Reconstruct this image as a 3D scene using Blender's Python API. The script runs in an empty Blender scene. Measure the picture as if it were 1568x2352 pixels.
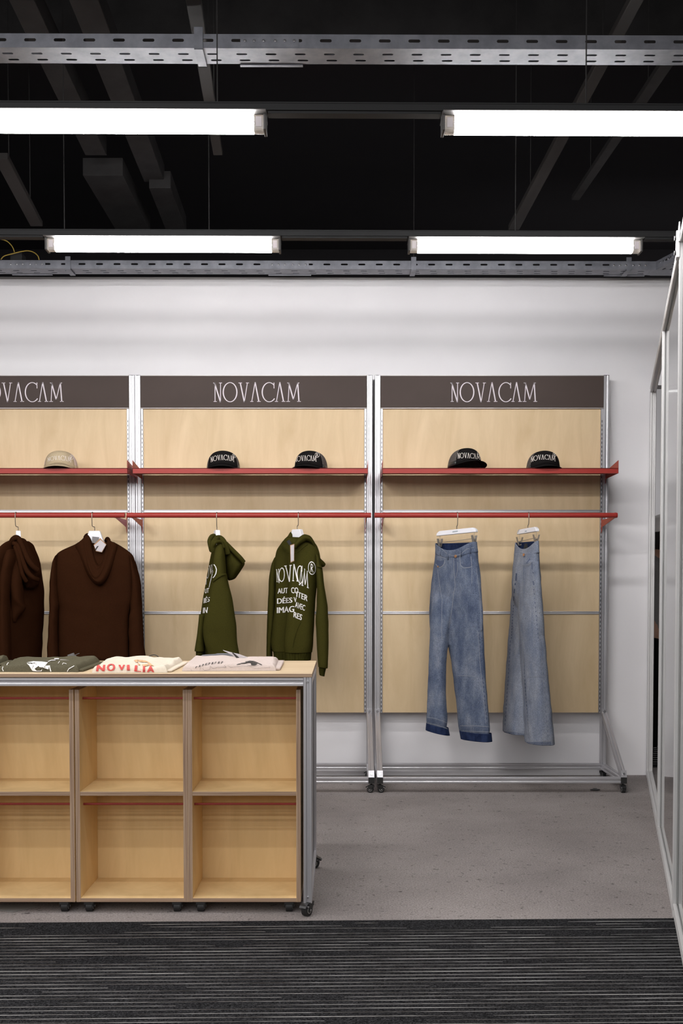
import bpy, bmesh, math, random
from math import sin, cos, tan, pi, radians, sqrt
from mathutils import Vector, Matrix, noise
from mathutils.bvhtree import BVHTree

random.seed(7)
C = bpy.context.scene.collection
V3 = Vector

# ------------------------------------------------------------------ camera model
F = 2350.0            # focal length in pixels of a 1568 px wide frame
H = 1.15              # eye height
PT = radians(1.9)     # slight downward pitch
HORIZON = 1352.0
cp, sp = cos(PT), sin(PT)
YP = HORIZON + F * tan(PT)

def ZH(py, y):
    t = (YP - py) / F
    return H + y * (t * cp - sp) / (cp + t * sp)

def YD(py, z):
    t = (YP - py) / F
    return (z - H) * (cp + t * sp) / (t * cp - sp)

def XW(px, y, z):
    return (px - 784) / F * (y * cp - (z - H) * sp)

def at(px, py, y):
    z = ZH(py, y)
    return V3((XW(px, y, z), y, z))

def on(px, py, z):
    y = YD(py, z)
    return V3((XW(px, y, z), y, z))

def ray(px, py):
    d = V3(((px - 784) / F, cp, -sp)) + V3((0, sp, cp)) * ((YP - py) / F)
    return d.normalized()

EYE = V3((0, 0, H))

# ------------------------------------------------------------------ materials
def mat(name, col, rough=0.6, metal=0.0, spec=0.5, emit=None, estr=0.0):
    m = bpy.data.materials.new(name)
    m.use_nodes = True
    b = m.node_tree.nodes['Principled BSDF']
    b.inputs['Base Color'].default_value = (*col, 1)
    b.inputs['Roughness'].default_value = rough
    b.inputs['Metallic'].default_value = metal
    b.inputs['Specular IOR Level'].default_value = spec
    if emit:
        b.inputs['Emission Color'].default_value = (*emit, 1)
        b.inputs['Emission Strength'].default_value = estr
    return m

def noisy(m, c1, c2, scale=(10, 10, 10), detail=6, lo=0.35, hi=0.65, bump=0.0, bscale=None, c3=None, rough=0.6, dist=0.0):
    nt = m.node_tree
    N, L = nt.nodes, nt.links
    b = N['Principled BSDF']
    tc = N.new('ShaderNodeTexCoord')
    mp = N.new('ShaderNodeMapping')
    mp.inputs['Scale'].default_value = scale
    nz = N.new('ShaderNodeTexNoise')
    nz.inputs['Scale'].default_value = 1.0
    nz.inputs['Detail'].default_value = detail
    nz.inputs['Roughness'].default_value = rough
    nz.inputs['Distortion'].default_value = dist
    cr = N.new('ShaderNodeValToRGB')
    cr.color_ramp.elements[0].position = lo
    cr.color_ramp.elements[0].color = (*c1, 1)
    cr.color_ramp.elements[1].position = hi
    cr.color_ramp.elements[1].color = (*c2, 1)
    if c3:
        e = cr.color_ramp.elements.new((lo + hi) / 2)
        e.color = (*c3, 1)
    L.new(tc.outputs['Object'], mp.inputs['Vector'])
    L.new(mp.outputs['Vector'], nz.inputs['Vector'])
    L.new(nz.outputs['Fac'], cr.inputs['Fac'])
    L.new(cr.outputs['Color'], b.inputs['Base Color'])
    if bump:
        n2 = N.new('ShaderNodeTexNoise')
        n2.inputs['Scale'].default_value = bscale or 200
        n2.inputs['Detail'].default_value = 3
        L.new(tc.outputs['Object'], n2.inputs['Vector'])
        bp = N.new('ShaderNodeBump')
        bp.inputs['Strength'].default_value = bump
        bp.inputs['Distance'].default_value = 0.002
        L.new(n2.outputs['Fac'], bp.inputs['Height'])
        L.new(bp.outputs['Normal'], b.inputs['Normal'])
    return m

def grain(m, scale, lo, hi, fac=1.0):
    """fine weave / fibre contrast multiplied into the colour"""
    nt = m.node_tree; N, L = nt.nodes, nt.links
    b = N['Principled BSDF']
    src = b.inputs['Base Color'].links[0].from_socket
    tc = N.new('ShaderNodeTexCoord'); mp = N.new('ShaderNodeMapping'); mp.inputs['Scale'].default_value = scale
    nz = N.new('ShaderNodeTexNoise'); nz.inputs['Scale'].default_value = 1; nz.inputs['Detail'].default_value = 3; nz.inputs['Roughness'].default_value = .8
    cr = N.new('ShaderNodeValToRGB')
    cr.color_ramp.elements[0].position = .35; cr.color_ramp.elements[0].color = (lo, lo, lo, 1)
    cr.color_ramp.elements[1].position = .66; cr.color_ramp.elements[1].color = (hi, hi, hi, 1)
    mx = N.new('ShaderNodeMix'); mx.data_type = 'RGBA'; mx.blend_type = 'MULTIPLY'; mx.inputs[0].default_value = fac
    L.new(tc.outputs['Object'], mp.inputs['Vector']); L.new(mp.outputs['Vector'], nz.inputs['Vector'])
    L.new(nz.outputs['Fac'], cr.inputs['Fac'])
    L.new(src, mx.inputs[6]); L.new(cr.outputs['Color'], mx.inputs[7])
    L.new(mx.outputs[2], b.inputs['Base Color'])
    return m

def wood(name, tint, scale):
    r, g, b = tint
    m = mat(name, tint, 0.5, 0, 0.3)
    return noisy(m, (r * .86, g * .82, b * .76), (min(r * 1.08, .9), g * 1.08, b * 1.1), scale, 8, .3, .72, dist=.6)

M = {}
M['wall'] = noisy(mat('white_paint', (.8, .79, .8), .85), (.78, .762, .775), (.815, .798, .81), (1.5, 1.5, 1.5), 3, bump=.05, bscale=90)
M['black_ceiling'] = mat('black_ceiling_paint', (.03, .028, .03), .95, spec=.02)
M['dark_steel'] = noisy(mat('dark_painted_steel', (.03, .028, .028), .7, spec=.2), (.024, .0225, .0225), (.036, .034, .034), (6, 6, 6))
M['grey_strut'] = mat('grey_strut', (.034, .031, .030), .7, spec=.15)
M['trunk'] = mat('black_trunking', (.014, .014, .0145), .6, spec=.2)
M['galv'] = noisy(mat('galvanised_steel', (.21, .215, .24), .48, .5), (.175, .18, .205), (.245, .25, .28), (14, 14, 14), 5)
M['alu'] = noisy(mat('anodised_aluminium', (.6, .59, .61), .36, .75), (.56, .55, .57), (.63, .62, .64), (3, 3, 3), 2)
M['alu_dark'] = mat('dull_aluminium', (.42, .40, .39), .5, .5)
M['alu_matte'] = noisy(mat('satin_aluminium_frame', (.58, .57, .565), .5, .25), (.56, .55, .545), (.60, .59, .585), (3, 3, 3), 2)
M['bolt'] = mat('zinc_bolt', (.75, .75, .77), .25, .95)
M['birch'] = wood('birch_ply_face', (.635, .487, .30), (9, 9, 1.6))
M['birch_top'] = wood('birch_ply_worktop', (.60, .465, .30), (1.6, 9, 9))
M['birch_warm'] = wood('birch_ply_cabinet', (.76, .555, .285), (9, 9, 1.6))
# plywood edges : layered veneers
def ply_edge(name, sc):
    m = mat(name, (.3, .2, .13), .7, spec=.2)
    return noisy(m, (.20, .125, .085), (.44, .315, .215), sc, 5, .35, .62, c3=(.33, .22, .15))
M['ply_edge_v'] = ply_edge('ply_edge_upright', (330, 30, 2.5))
M['ply_edge_h'] = ply_edge('ply_edge_level', (2.5, 30, 330))
M['red'] = mat('red_powder_coat', (.30, .029, .022), .42, spec=.3)
M['sign'] = noisy(mat('brown_sign_board', (.075, .054, .047), .6, spec=.2), (.058, .042, .036), (.064, .046, .040), (3, 3, 3))
M['sign_text'] = mat('pale_lettering', (.68, .62, .66), .6)
M['black_rubber'] = mat('black_rubber', (.012, .012, .012), .55)
M['black_plastic'] = mat('black_plastic', (.018, .018, .018), .4)
M['hub'] = mat('grey_hub', (.35, .34, .33), .4, .4)
M['white_plastic'] = mat('white_hanger_plastic', (.78, .77, .80), .4)
M['hook'] = mat('brushed_hook_metal', (.40, .35, .29), .3, .9)
M['clip'] = mat('steel_clip', (.36, .33, .29), .4, .6)
def cloth(name, c, v=.12, sc=(240, 240, 240), bump=.2):
    m = mat(name, c, .98, spec=.0)
    return noisy(m, tuple(x * (1 - v) for x in c), tuple(x * (1 + v) for x in c), sc, 5, bump=bump, bscale=500)
M['brown_fleece'] = cloth('dark_brown_fleece', (.026, .0095, .0042))
M['green_fleece'] = cloth('olive_green_fleece', (.041, .037, .0085))
M['green_rib'] = cloth('olive_green_rib', (.028, .026, .006), .35, (200, 200, 8))
M['brown_rib'] = cloth('dark_brown_rib', (.019, .007, .0033), .35, (200, 200, 8))
M['print_white'] = mat('white_fabric_print', (.80, .77, .74), .8)
M['denim_mid'] = noisy(mat('washed_blue_denim', (.16, .19, .26), .9, spec=.1), (.052, .07, .125), (.225, .245, .30), (13, 13, 6), 10, .3, .72, bump=.25, bscale=420, c3=(.12, .145, .205), rough=.68)
M['denim_light'] = noisy(mat('pale_blue_denim', (.2, .23, .29), .9, spec=.1), (.125, .15, .215), (.30, .315, .35), (11, 11, 4), 10, .3, .72, bump=.25, bscale=420, c3=(.205, .225, .275), rough=.68)
M['denim_dark'] = noisy(mat('raw_indigo_denim', (.012, .022, .06), .9, spec=.1), (.008, .014, .042), (.022, .035, .085), (40, 40, 20), 6)
grain(M['denim_mid'], (330, 330, 170), .56, 1.26)
grain(M['denim_light'], (330, 330, 170), .62, 1.24)
M['stitch'] = mat('denim_stitch', (.235, .25, .285), .9, spec=.05)
M['stitch_dark'] = mat('denim_dark_seam', (.075, .092, .145), .9, spec=.05)  # darker denim blue for seam dashes and pocket patches
M['copper'] = mat('copper_button', (.62, .33, .17), .35, .8)
M['label_black'] = mat('black_woven_label', (.012, .011, .011), .8)
M['card'] = mat('white_card', (.50, .46, .475), .7)
M['card_grey'] = mat('grey_card', (.16, .15, .15), .6)
M['kraft'] = mat('kraft_card', (.36, .2, .1), .7)
M['print_grey'] = mat('grey_blue_print', (.30, .36, .40), .7)
M['black_cap'] = cloth('black_cap_cotton', (.0115, .0105, .0105), .2)
M['black_net'] = noisy(mat('black_cap_net', (.07, .06, .055), .9), (.035, .03, .028), (.11, .095, .085), (420, 420, 420), 1)
M['tan_cap'] = cloth('tan_cap_cotton', (.42, .335, .22), .1)
M['tan_net'] = noisy(mat('tan_cap_net', (.5, .4, .35), .9), (.42, .33, .28), (.58, .47, .42), (420, 420, 420), 1)
M['cap_text'] = mat('cream_embroidery', (.72, .66, .60), .8)
M['olive_tee'] = cloth('olive_jersey', (.098, .088, .058), .15)
M['cream_tee'] = cloth('cream_jersey', (.66, .585, .48), .06)
M['pink_tee'] = cloth('pale_pink_grey_jersey', (.56, .47, .43), .06)
M['red_print'] = mat('red_print', (.58, .075, .065), .8)
M['peach_print'] = mat('peach_print', (.60, .36, .19), .8)
M['ink'] = mat('black_print', (.03, .025, .022), .8)
M['ink_soft'] = mat('faded_black_print', (.24, .205, .19), .8)
M['grey_plastic'] = mat('grey_plastic', (.12, .125, .14), .45)
M['cable_yellow'] = mat('yellow_green_cable', (.42, .29, .05), .5)
M['black_cord'] = mat('black_cord', (.015, .015, .015), .5)
M['scrap'] = mat('grey_sheet', (.2, .19, .18), .6)
M['skin'] = mat('skin', (.42, .24, .17), .6)
M['hair'] = mat('dark_hair', (.012, .008, .007), .6)
M['grey_shirt'] = cloth('grey_jersey', (.20, .195, .19), .15)
M['black_trouser'] = cloth('black_trouser', (.008, .008, .008), .2)
M['white_cap'] = cloth('white_cap_cotton', (.72, .69, .67), .06)

# lamp
M['tube'] = mat('lit_fluorescent_diffuser', (.9, .9, .9), .5, emit=(1.0, .985, .985), estr=77.0)
M['clear'] = mat('clear_lamp_plastic', (.62, .58, .54), .25, spec=.6)
M['clear'].node_tree.nodes['Principled BSDF'].inputs['Transmission Weight'].default_value = .55
M['lamp_metal'] = mat('grey_lamp_metal', (.05, .047, .045), .5, .3)
# glass
def glass():
    m = bpy.data.materials.new('clear_glass')
    m.use_nodes = True
    b = m.node_tree.nodes['Principled BSDF']
    b.inputs['Base Color'].default_value = (.93, .97, .95, 1)
    b.inputs['Roughness'].default_value = 0.02
    b.inputs['Transmission Weight'].default_value = 1
    b.inputs['IOR'].default_value = 1.5
    return m
M['glass'] = glass()
# floor: worn grey carpet/screed with specks
def floor_mat():
    m = mat('worn_grey_floor', (.24, .215, .205), .9, spec=.15)
    nt = m.node_tree; N, L = nt.nodes, nt.links
    b = N['Principled BSDF']
    tc = N.new('ShaderNodeTexCoord')
    def nz(sc, det, rgh=.6):
        n = N.new('ShaderNodeTexNoise'); n.inputs['Scale'].default_value = sc; n.inputs['Detail'].default_value = det
        n.inputs['Roughness'].default_value = rgh
        L.new(tc.outputs['Object'], n.inputs['Vector']); return n
    big = nz(1.6, 6); fine = nz(150, 3, .8); blot = nz(30, 7, .72)
    r1 = N.new('ShaderNodeValToRGB')
    r1.color_ramp.elements[0].position = .3; r1.color_ramp.elements[0].color = (.21, .186, .178, 1)
    r1.color_ramp.elements[1].position = .72; r1.color_ramp.elements[1].color = (.305, .272, .262, 1)
    L.new(big.outputs['Fac'], r1.inputs['Fac'])
    r2 = N.new('ShaderNodeValToRGB')
    r2.color_ramp.elements[0].position = .3; r2.color_ramp.elements[0].color = (.42, .42, .42, 1)
    r2.color_ramp.elements[1].position = .7; r2.color_ramp.elements[1].color = (1.5, 1.5, 1.5, 1)
    L.new(fine.outputs['Fac'], r2.inputs['Fac'])
    mx = N.new('ShaderNodeMix'); mx.data_type = 'RGBA'; mx.blend_type = 'MULTIPLY'; mx.inputs[0].default_value = .8
    L.new(r1.outputs['Color'], mx.inputs[6]); L.new(r2.outputs['Color'], mx.inputs[7])
    r3 = N.new('ShaderNodeValToRGB')
    r3.color_ramp.elements[0].position = .355; r3.color_ramp.elements[0].color = (.22, .21, .21, 1)
    r3.color_ramp.elements[1].position = .405; r3.color_ramp.elements[1].color = (1, 1, 1, 1)
    L.new(blot.outputs['Fac'], r3.inputs['Fac'])
    m2 = N.new('ShaderNodeMix'); m2.data_type = 'RGBA'; m2.blend_type = 'MULTIPLY'; m2.inputs[0].default_value = .8
    L.new(mx.outputs[2], m2.inputs[6]); L.new(r3.outputs['Color'], m2.inputs[7])
    L.new(m2.outputs[2], b.inputs['Base Color'])
    return m
M['floor'] = floor_mat()
M['pile'] = noisy(mat('black_grey_mat_pile', (.02, .02, .021), .95, spec=.0), (.004, .004, .0043), (.062, .061, .064), (170, 230, 170), 4, .40, .74, bump=.8, bscale=350, rough=.85)
grain(M['pile'], (120, 160, 120), .35, 1.9)
# metal wire inlay of the mat: worn / buried in places
def strip_mat():
    m = mat('mat_metal_inlay', (.7, .68, .68), .35, .35)
    return noisy(m, (.10, .095, .09), (.9, .88, .86), (2.6, 90, 1), 5, .43, .66, rough=.75)
M['strip'] = strip_mat()

# ------------------------------------------------------------------ mesh builder
class MB:
    def __init__(s):
        s.v = []; s.f = []; s.m = []; s.uv = None
    def add(s, vs, fs, mi=0):
        o = len(s.v)
        s.v += [V3(p) for p in vs]
        for f in fs:
            s.f.append([i + o for i in f]); s.m.append(mi)
        return s
    def box(s, x0, x1, y0, y1, z0, z1, mi=0, edge=None):
        vs = [(x, y, z) for x in (x0, x1) for y in (y0, y1) for z in (z0, z1)]
        fs = [(0, 1, 3, 2), (4, 6, 7, 5), (0, 4, 5, 1), (2, 3, 7, 6), (0, 2, 6, 4), (1, 5, 7, 3)]
        o = len(s.v)
        s.v += [V3(p) for p in vs]
        for k, f in enumerate(fs):
            s.f.append([i + o for i in f])
            # edge: dict axis -> material for faces normal to that axis
            s.m.append(edge.get(k // 2, mi) if edge else mi)
        return s
    def obox(s, c, ax, ay, az, mi=0):
        c = V3(c); ax = V3(ax); ay = V3(ay); az = V3(az)
        vs = [c + ax * i + ay * j + az * k for i in (-1, 1) for j in (-1, 1) for k in (-1, 1)]
        return s.add(vs, [(0, 1, 3, 2), (4, 6, 7, 5), (0, 4, 5, 1), (2, 3, 7, 6), (0, 2, 6, 4), (1, 5, 7, 3)], mi)
    def loft(s, rings, closed=True, cap0=True, cap1=True, mi=0):
        n = len(rings[0]); o = len(s.v)
        for r in rings: s.v += [V3(p) for p in r]
        for i in range(len(rings) - 1):
            for j in range(n if closed else n - 1):
                k = (j + 1) % n
                s.f.append([o + i * n + j, o + i * n + k, o + (i + 1) * n + k, o + (i + 1) * n + j]); s.m.append(mi)
        if cap0 and closed: s.f.append([o + j for j in range(n)][::-1]); s.m.append(mi)
        if cap1 and closed: s.f.append([o + (len(rings) - 1) * n + j for j in range(n)]); s.m.append(mi)
        return s
    def tube(s, pts, r, n=10, mi=0, cap=True):
        pts = [V3(p) for p in pts]
        rings = []
        rr = r if isinstance(r, (list, tuple)) else [r] * len(pts)
        prev = None
        for i, p in enumerate(pts):
            a = pts[max(i - 1, 0)]; b = pts[min(i + 1, len(pts) - 1)]
            d = (b - a).normalized()
            if prev is None:
                u = d.cross(V3((0, 0, 1)))
                if u.length < 1e-3: u = d.cross(V3((1, 0, 0)))
            else:
                u = prev - d * prev.dot(d)
            u.normalize(); prev = u
            w = d.cross(u)
            rings.append([p + (u * cos(2 * pi * k / n) + w * sin(2 * pi * k / n)) * rr[i] for k in range(n)])
        return s.loft(rings, True, cap, cap, mi)
    def cyl(s, c, axis, r, h, n=20, mi=0):
        c = V3(c); a = V3(axis).normalized()
        return s.tube([c - a * h / 2, c + a * h / 2], r, n, mi)
    def prism(s, poly, o, u, v, w, mi=0):
        """poly: 2D list; o origin, u/v axes, w = extrusion vector"""
        o = V3(o); u = V3(u); v = V3(v); w = V3(w)
        a = [o + u * p[0] + v * p[1] for p in poly]
        return s.loft([a, [p + w for p in a]], True, True, True, mi)
    def build(s, name, mats, parent=None, local=False, smooth=False, bevel=0, origin=None, solid=0, sub=0, offset_mat=0, fixn=True):
        me = bpy.data.meshes.new(name)
        off = V3((0, 0, 0))
        if parent is not None and not local:
            p = parent
            while p is not None:
                off += p.location; p = p.parent
        if origin is not None: off = V3(origin)
        me.from_pydata([tuple(q - off) for q in s.v], [], s.f)
        for m in (mats if isinstance(mats, (list, tuple)) else [mats]):
            me.materials.append(M[m] if isinstance(m, str) else m)
        for i, p in enumerate(me.polygons):
            p.material_index = s.m[i]
            p.use_smooth = smooth
        me.update()
        if fixn:
            bm = bmesh.new(); bm.from_mesh(me)
            bmesh.ops.recalc_face_normals(bm, faces=bm.faces)
            bm.to_mesh(me); bm.free()
        ob = bpy.data.objects.new(name, me)
        C.objects.link(ob)
        if origin is not None: ob.location = origin
        if parent is not None: ob.parent = parent
        if solid:
            md = ob.modifiers.new('thickness', 'SOLIDIFY'); md.thickness = solid; md.offset = -1
            md.material_offset = offset_mat
        if bevel:
            md = ob.modifiers.new('bevel', 'BEVEL'); md.width = bevel; md.segments = 2; md.limit_method = 'ANGLE'
        if sub:
            md = ob.modifiers.new('sub', 'SUBSURF'); md.levels = sub; md.render_levels = sub
        return ob

def thing(name, label, cat, loc=(0, 0, 0), rotz=0, group=None):
    o = bpy.data.objects.new(name, None)
    C.objects.link(o)
    o.empty_display_size = .05
    o.location = loc; o.rotation_euler = (0, 0, rotz)
    o['label'] = label; o['category'] = cat
    if group: o['group'] = group
    return o

def tag(o, label, cat, group=None, kind=None):
    o['label'] = label; o['category'] = cat
    if group: o['group'] = group
    if kind: o['kind'] = kind
    return o

def struct(o, label=None, cat=None):
    o['kind'] = 'structure'
    if label: o['label'] = label
    if cat: o['category'] = cat
    return o

def dup(root, loc, label, rotz=None):
    r = root.copy(); C.objects.link(r)
    r.location = loc
    if rotz is not None: r.rotation_euler = (0, 0, rotz)
    r['label'] = label
    for ch in list(root.children):
        c = ch.copy(); C.objects.link(c); c.parent = r
        for g in ch.children:
            d = g.copy(); C.objects.link(d); d.parent = c
    return r

# extruded aluminium section with a slot down each face
def section(a, b=None, slot=.26, deep=.16):
    b = b or a
    h = a / 2; k = b / 2; s = a * slot / 2; d = a * deep; ch = a * .07; g = a * .07
    pts = []
    for (sx, sy, hx, hy) in ((1, 0, h, k), (0, 1, k, h), (-1, 0, h, k), (0, -1, k, h)):
        # side whose outward normal is (sx,sy); tangent
        tx, ty = -sy, sx
        n = hx; t = hy
        loc = [(n, -t + ch), (n, -s - g), (n - g * .6, -s), (n - d, -s * .9), (n - d, s * .9), (n - g * .6, s), (n, s + g), (n, t - ch)]
        for (q, w) in loc:
            pts.append((sx * q + tx * w, sy * q + ty * w))
    return pts

def alu(mb, p0, p1, a, up=(0, 0, 1), mi=0):
    p0 = V3(p0); p1 = V3(p1); d = (p1 - p0).normalized()
    u = d.cross(V3(up))
    if u.length < 1e-3: u = V3((1, 0, 0))
    u.normalize(); v = u.cross(d)
    poly = section(a)
    r0 = [p0 + u * x + v * y for x, y in poly]
    r1 = [p1 + u * x + v * y for x, y in poly]
    return mb.loft([r0, r1], True, True, True, mi)

# plate with slots, in a plane; cells along u
def slot_cells(mb, o, u, v, L, Hh, pitch, sw, sh, rows, start=0.0, skip=(), rect=False, mi=0):
    """o corner; u unit along length; v unit across; rows: list of (centre_v, offset_u)"""
    o = V3(o); u = V3(u); v = V3(v)
    rows = sorted(rows)
    bounds = [0] + [(rows[i][0] + rows[i + 1][0]) / 2 for i in range(len(rows) - 1)] + [Hh]
    for ri, (cv, ou) in enumerate(rows):
        v0, v1 = bounds[ri], bounds[ri + 1]
        x = start + ou - pitch
        while x < L:
            a, b = max(x, 0), min(x + pitch, L)
            c = x + pitch / 2
            idx = round((c - start - ou) / pitch)
            if b - a > 1e-6:
                if c - sw / 2 <= a + 1e-4 or c + sw / 2 >= b - 1e-4 or any(s0 < c < s1 for s0, s1 in skip):
                    mb.add([o + u * a + v * v0, o + u * b + v * v0, o + u * b + v * v1, o + u * a + v * v1], [(0, 1, 2, 3)], mi)
                else:
                    hr = sh / 2
                    inner = []
                    if rect:
                        inner = [(c - sw / 2, cv - hr), (c + sw / 2, cv - hr), (c + sw / 2, cv + hr), (c - sw / 2, cv + hr)]
                        outer = [(a, v0), (b, v0), (b, v1), (a, v1)]
                    else:
                        e = sw / 2 - hr
                        K = 5
                        inner = []; outer = []
                        for (cx, cy, a0, ox, oy) in ((c + e, cv, -90, b, v0), (c + e, cv, 0, b, v1), (c - e, cv, 90, a, v1), (c - e, cv, 180, a, v0)):
                            for k in range(K + 1):
                                an = radians(a0 + 90 * k / K)
                                inner.append((cx + hr * cos(an), cy + hr * sin(an)))
                                outer.append((ox, oy))
                    n = len(inner)
                    base = len(mb.v)
                    mb.v += [o + u * p[0] + v * p[1] for p in inner]
                    mb.v += [o + u * p[0] + v * p[1] for p in outer]
                    for k in range(n):
                        k2 = (k + 1) % n
                        if outer[k] == outer[k2]:
                            mb.f.append([base + k, base + k2, base + n + k])
                        else:
                            mb.f.append([base + k, base + k2, base + n + k2, base + n + k])
                        mb.m.append(mi)
            x += pitch
    return mb

# ------------------------------------------------------------------ lettering
def seg(p, q, w, n=5, w2=None):
    w2 = w if w2 is None else w2
    d = V3((q[0] - p[0], q[1] - p[1], 0)); l = d.length or 1
    nx, ny = -d.y / l, d.x / l
    out = []
    for i in range(n):
        a, b = i / n, (i + 1) / n
        wa = (w + (w2 - w) * a) / 2; wb = (w + (w2 - w) * b) / 2
        pa = (p[0] + d.x * a, p[1] + d.y * a); pb = (p[0] + d.x * b, p[1] + d.y * b)
        out.append([(pa[0] - nx * wa, pa[1] - ny * wa), (pb[0] - nx * wb, pb[1] - ny * wb), (pb[0] + nx * wb, pb[1] + ny * wb), (pa[0] + nx * wa, pa[1] + ny * wa)])
    return out

def arc(cx, cy, rx, ry, a0, a1, thin, thick, n=26):
    out = []
    for i in range(n):
        q = []
        for a in (a0 + (a1 - a0) * i / n, a0 + (a1 - a0) * (i + 1) / n):
            r = radians(a)
            w = thin + (thick - thin) * abs(cos(r))
            q.append(((cx + (rx) * cos(r), cy + (ry) * sin(r)), (cx + (rx - w) * cos(r), cy + (ry - w) * sin(r))))
        out.append([q[0][1], q[0][0], q[1][0], q[1][1]])
    return out

def glyphs(T_, t_, s_, o0, o1):
  return {
    'N': (.45, seg((.08, 0), (.08, 1), t_) + seg((.05, 1), (.385, -.03), T_) + seg((.385, -.03), (.385, 1), t_) + seg((0, .015), (.17, .015), s_, 2) + seg((-.02, .985), (.10, .985), s_, 2) + seg((.30, .985), (.47, .985), s_, 2)),
    'O': (.82, arc(.41, .5, .41, .52, 0, 360, o0, o1, 36)),
    'V': (.60, seg((.10, 1), (.325, -.02), T_) + seg((.325, -.02), (.50, 1), t_) + seg((0, .985), (.20, .985), s_, 2) + seg((.42, .985), (.59, .985), s_, 2)),
    'A': (.58, seg((.08, 0), (.27, 1.02), t_) + seg((.27, 1.02), (.48, 0), T_) + seg((0, .015), (.17, .015), s_, 2) + seg((.38, .015), (.58, .015), s_, 2)),
    'C': (.68, arc(.42, .5, .42, .52, 48, 318, o0, o1, 30) + seg((.685, .70), (.685, 1.0), t_, 2)),
    'M': (.80, seg((.10, 0), (.16, 1), t_) + seg((.13, 1), (.39, .12), T_) + seg((.39, .12), (.63, 1), t_) + seg((.63, 1), (.70, 0), T_) + seg((0, .015), (.20, .015), s_, 2) + seg((.60, .015), (.80, .015), s_, 2) + seg((.05, .985), (.17, .985), s_, 2) + seg((.61, .985), (.72, .985), s_, 2)),
}
GLY = glyphs(.064, .04, .03, .032, .062)
GLB = glyphs(.088, .068, .05, .055, .09)
def reg_mark():
    return arc(.5, .5, .5, .5, 0, 360, .07, .07, 24) + seg((.38, .2), (.38, .8), .08, 3) + arc(.42, .65, .22, .17, -90, 90, .07, .07, 8) + seg((.36, .8), (.46, .8), .06, 1) + seg((.38, .5), (.5, .5), .06, 1) + seg((.46, .48), (.68, .2), .08, 3)

def word(txt, gap=.055, G=None):
    G = G or GLY
    x = 0; out = []
    for ch in txt:
        w, q = G[ch]
        out += [[(p[0] + x, p[1]) for p in quad] for quad in q]
        x += w + gap
    L = x - gap
    return [[(p[0] / L, p[1]) for p in quad] for quad in out], L

_font_cache = {}
def font_polys(txt, e=.03):
    """filled letter polygons of the built-in sans font, normalised to 0..1 in both directions"""
    if (txt, e) in _font_cache: return _font_cache[(txt, e)]
    cu = bpy.data.curves.new('lettering', 'FONT'); cu.body = txt; cu.offset = 0
    cu.resolution_u = 3
    ob = bpy.data.objects.new('lettering', cu); C.objects.link(ob)
    dg = bpy.context.evaluated_depsgraph_get()
    me = ob.evaluated_get(dg).to_mesh()
    vs = [(v.co.x, v.co.y) for v in me.vertices]
    fs = [[vs[i] for i in p.vertices] for p in me.polygons]
    ob.evaluated_get(dg).to_mesh_clear()
    bpy.data.objects.remove(ob); bpy.data.curves.remove(cu)
    x0 = min(v[0] for v in vs); x1 = max(v[0] for v in vs); y0 = min(v[1] for v in vs); y1 = max(v[1] for v in vs)
    r = [[((p[0] + k * e - x0 + e) / (x1 - x0 + 2 * e), (p[1] - y0) / (y1 - y0)) for p in f] for f in fs for k in (-1, -.33, .33, 1)]
    _font_cache[(txt, e)] = r
    return r

def quad_map(polys, bl, br, tr, tl):
    out = []
    for f in polys:
        g = []
        for (u, v) in f:
            x = (1 - v) * ((1 - u) * bl[0] + u * br[0]) + v * ((1 - u) * tl[0] + u * tr[0])
            y = (1 - v) * ((1 - u) * bl[1] + u * br[1]) + v * ((1 - u) * tl[1] + u * tr[1])
            g.append((x, y))
        out.append(g)
    return out

def q3(a, b, c, u):
    # quadratic through a (u=0), b (.5), c (1)
    return a * (2 * u - 1) * (u - 1) + b * 4 * u * (1 - u) + c * u * (2 * u - 1)

def curve_map(polys, x0, x1, base, top):
    out = []
    for f in polys:
        g = []
        for (u, v) in f:
            x = x0 + (x1 - x0) * u
            g.append((x, q3(*base, u) * (1 - v) + q3(*top, u) * v))
        out.append(g)
    return out

def rescale(polys, ox, oy, sc):
    return [[(ox + p[0] / sc, oy + p[1] / sc) for p in f] for f in polys]

def bvh_of(objs):
    vs = []; fs = []
    dg = bpy.context.evaluated_depsgraph_get(); dg.update()
    for ob in objs:
        e = ob.evaluated_get(dg); me = e.to_mesh()
        mw = ob.matrix_world
        # parents are only translated / z-rotated here, world matrix is computed after update
        o = len(vs)
        vs += [mw @ v.co for v in me.vertices]
        fs += [[i + o for i in p.vertices] for p in me.polygons]
        e.to_mesh_clear()
    return BVHTree.FromPolygons(vs, fs)

def refine(polys, L=3.2):
    from mathutils.geometry import tessellate_polygon
    st = []
    for f in polys:
        if len(f) == 3: st.append(tuple(f))
        else:
            for t in tessellate_polygon([[V3((p[0], p[1], 0)) for p in f]]):
                st.append(tuple(f[i] for i in t))
    out = []
    while st:
        t = st.pop()
        e = [(t[i][0] - t[(i + 1) % 3][0]) ** 2 + (t[i][1] - t[(i + 1) % 3][1]) ** 2 for i in range(3)]
        k = max(range(3), key=lambda i: e[i])
        if e[k] <= L * L: out.append(t); continue
        a, b, c = t[k], t[(k + 1) % 3], t[(k + 2) % 3]
        m = ((a[0] + b[0]) / 2, (a[1] + b[1]) / 2)
        st.append((a, m, c)); st.append((m, b, c))
    return out

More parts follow.
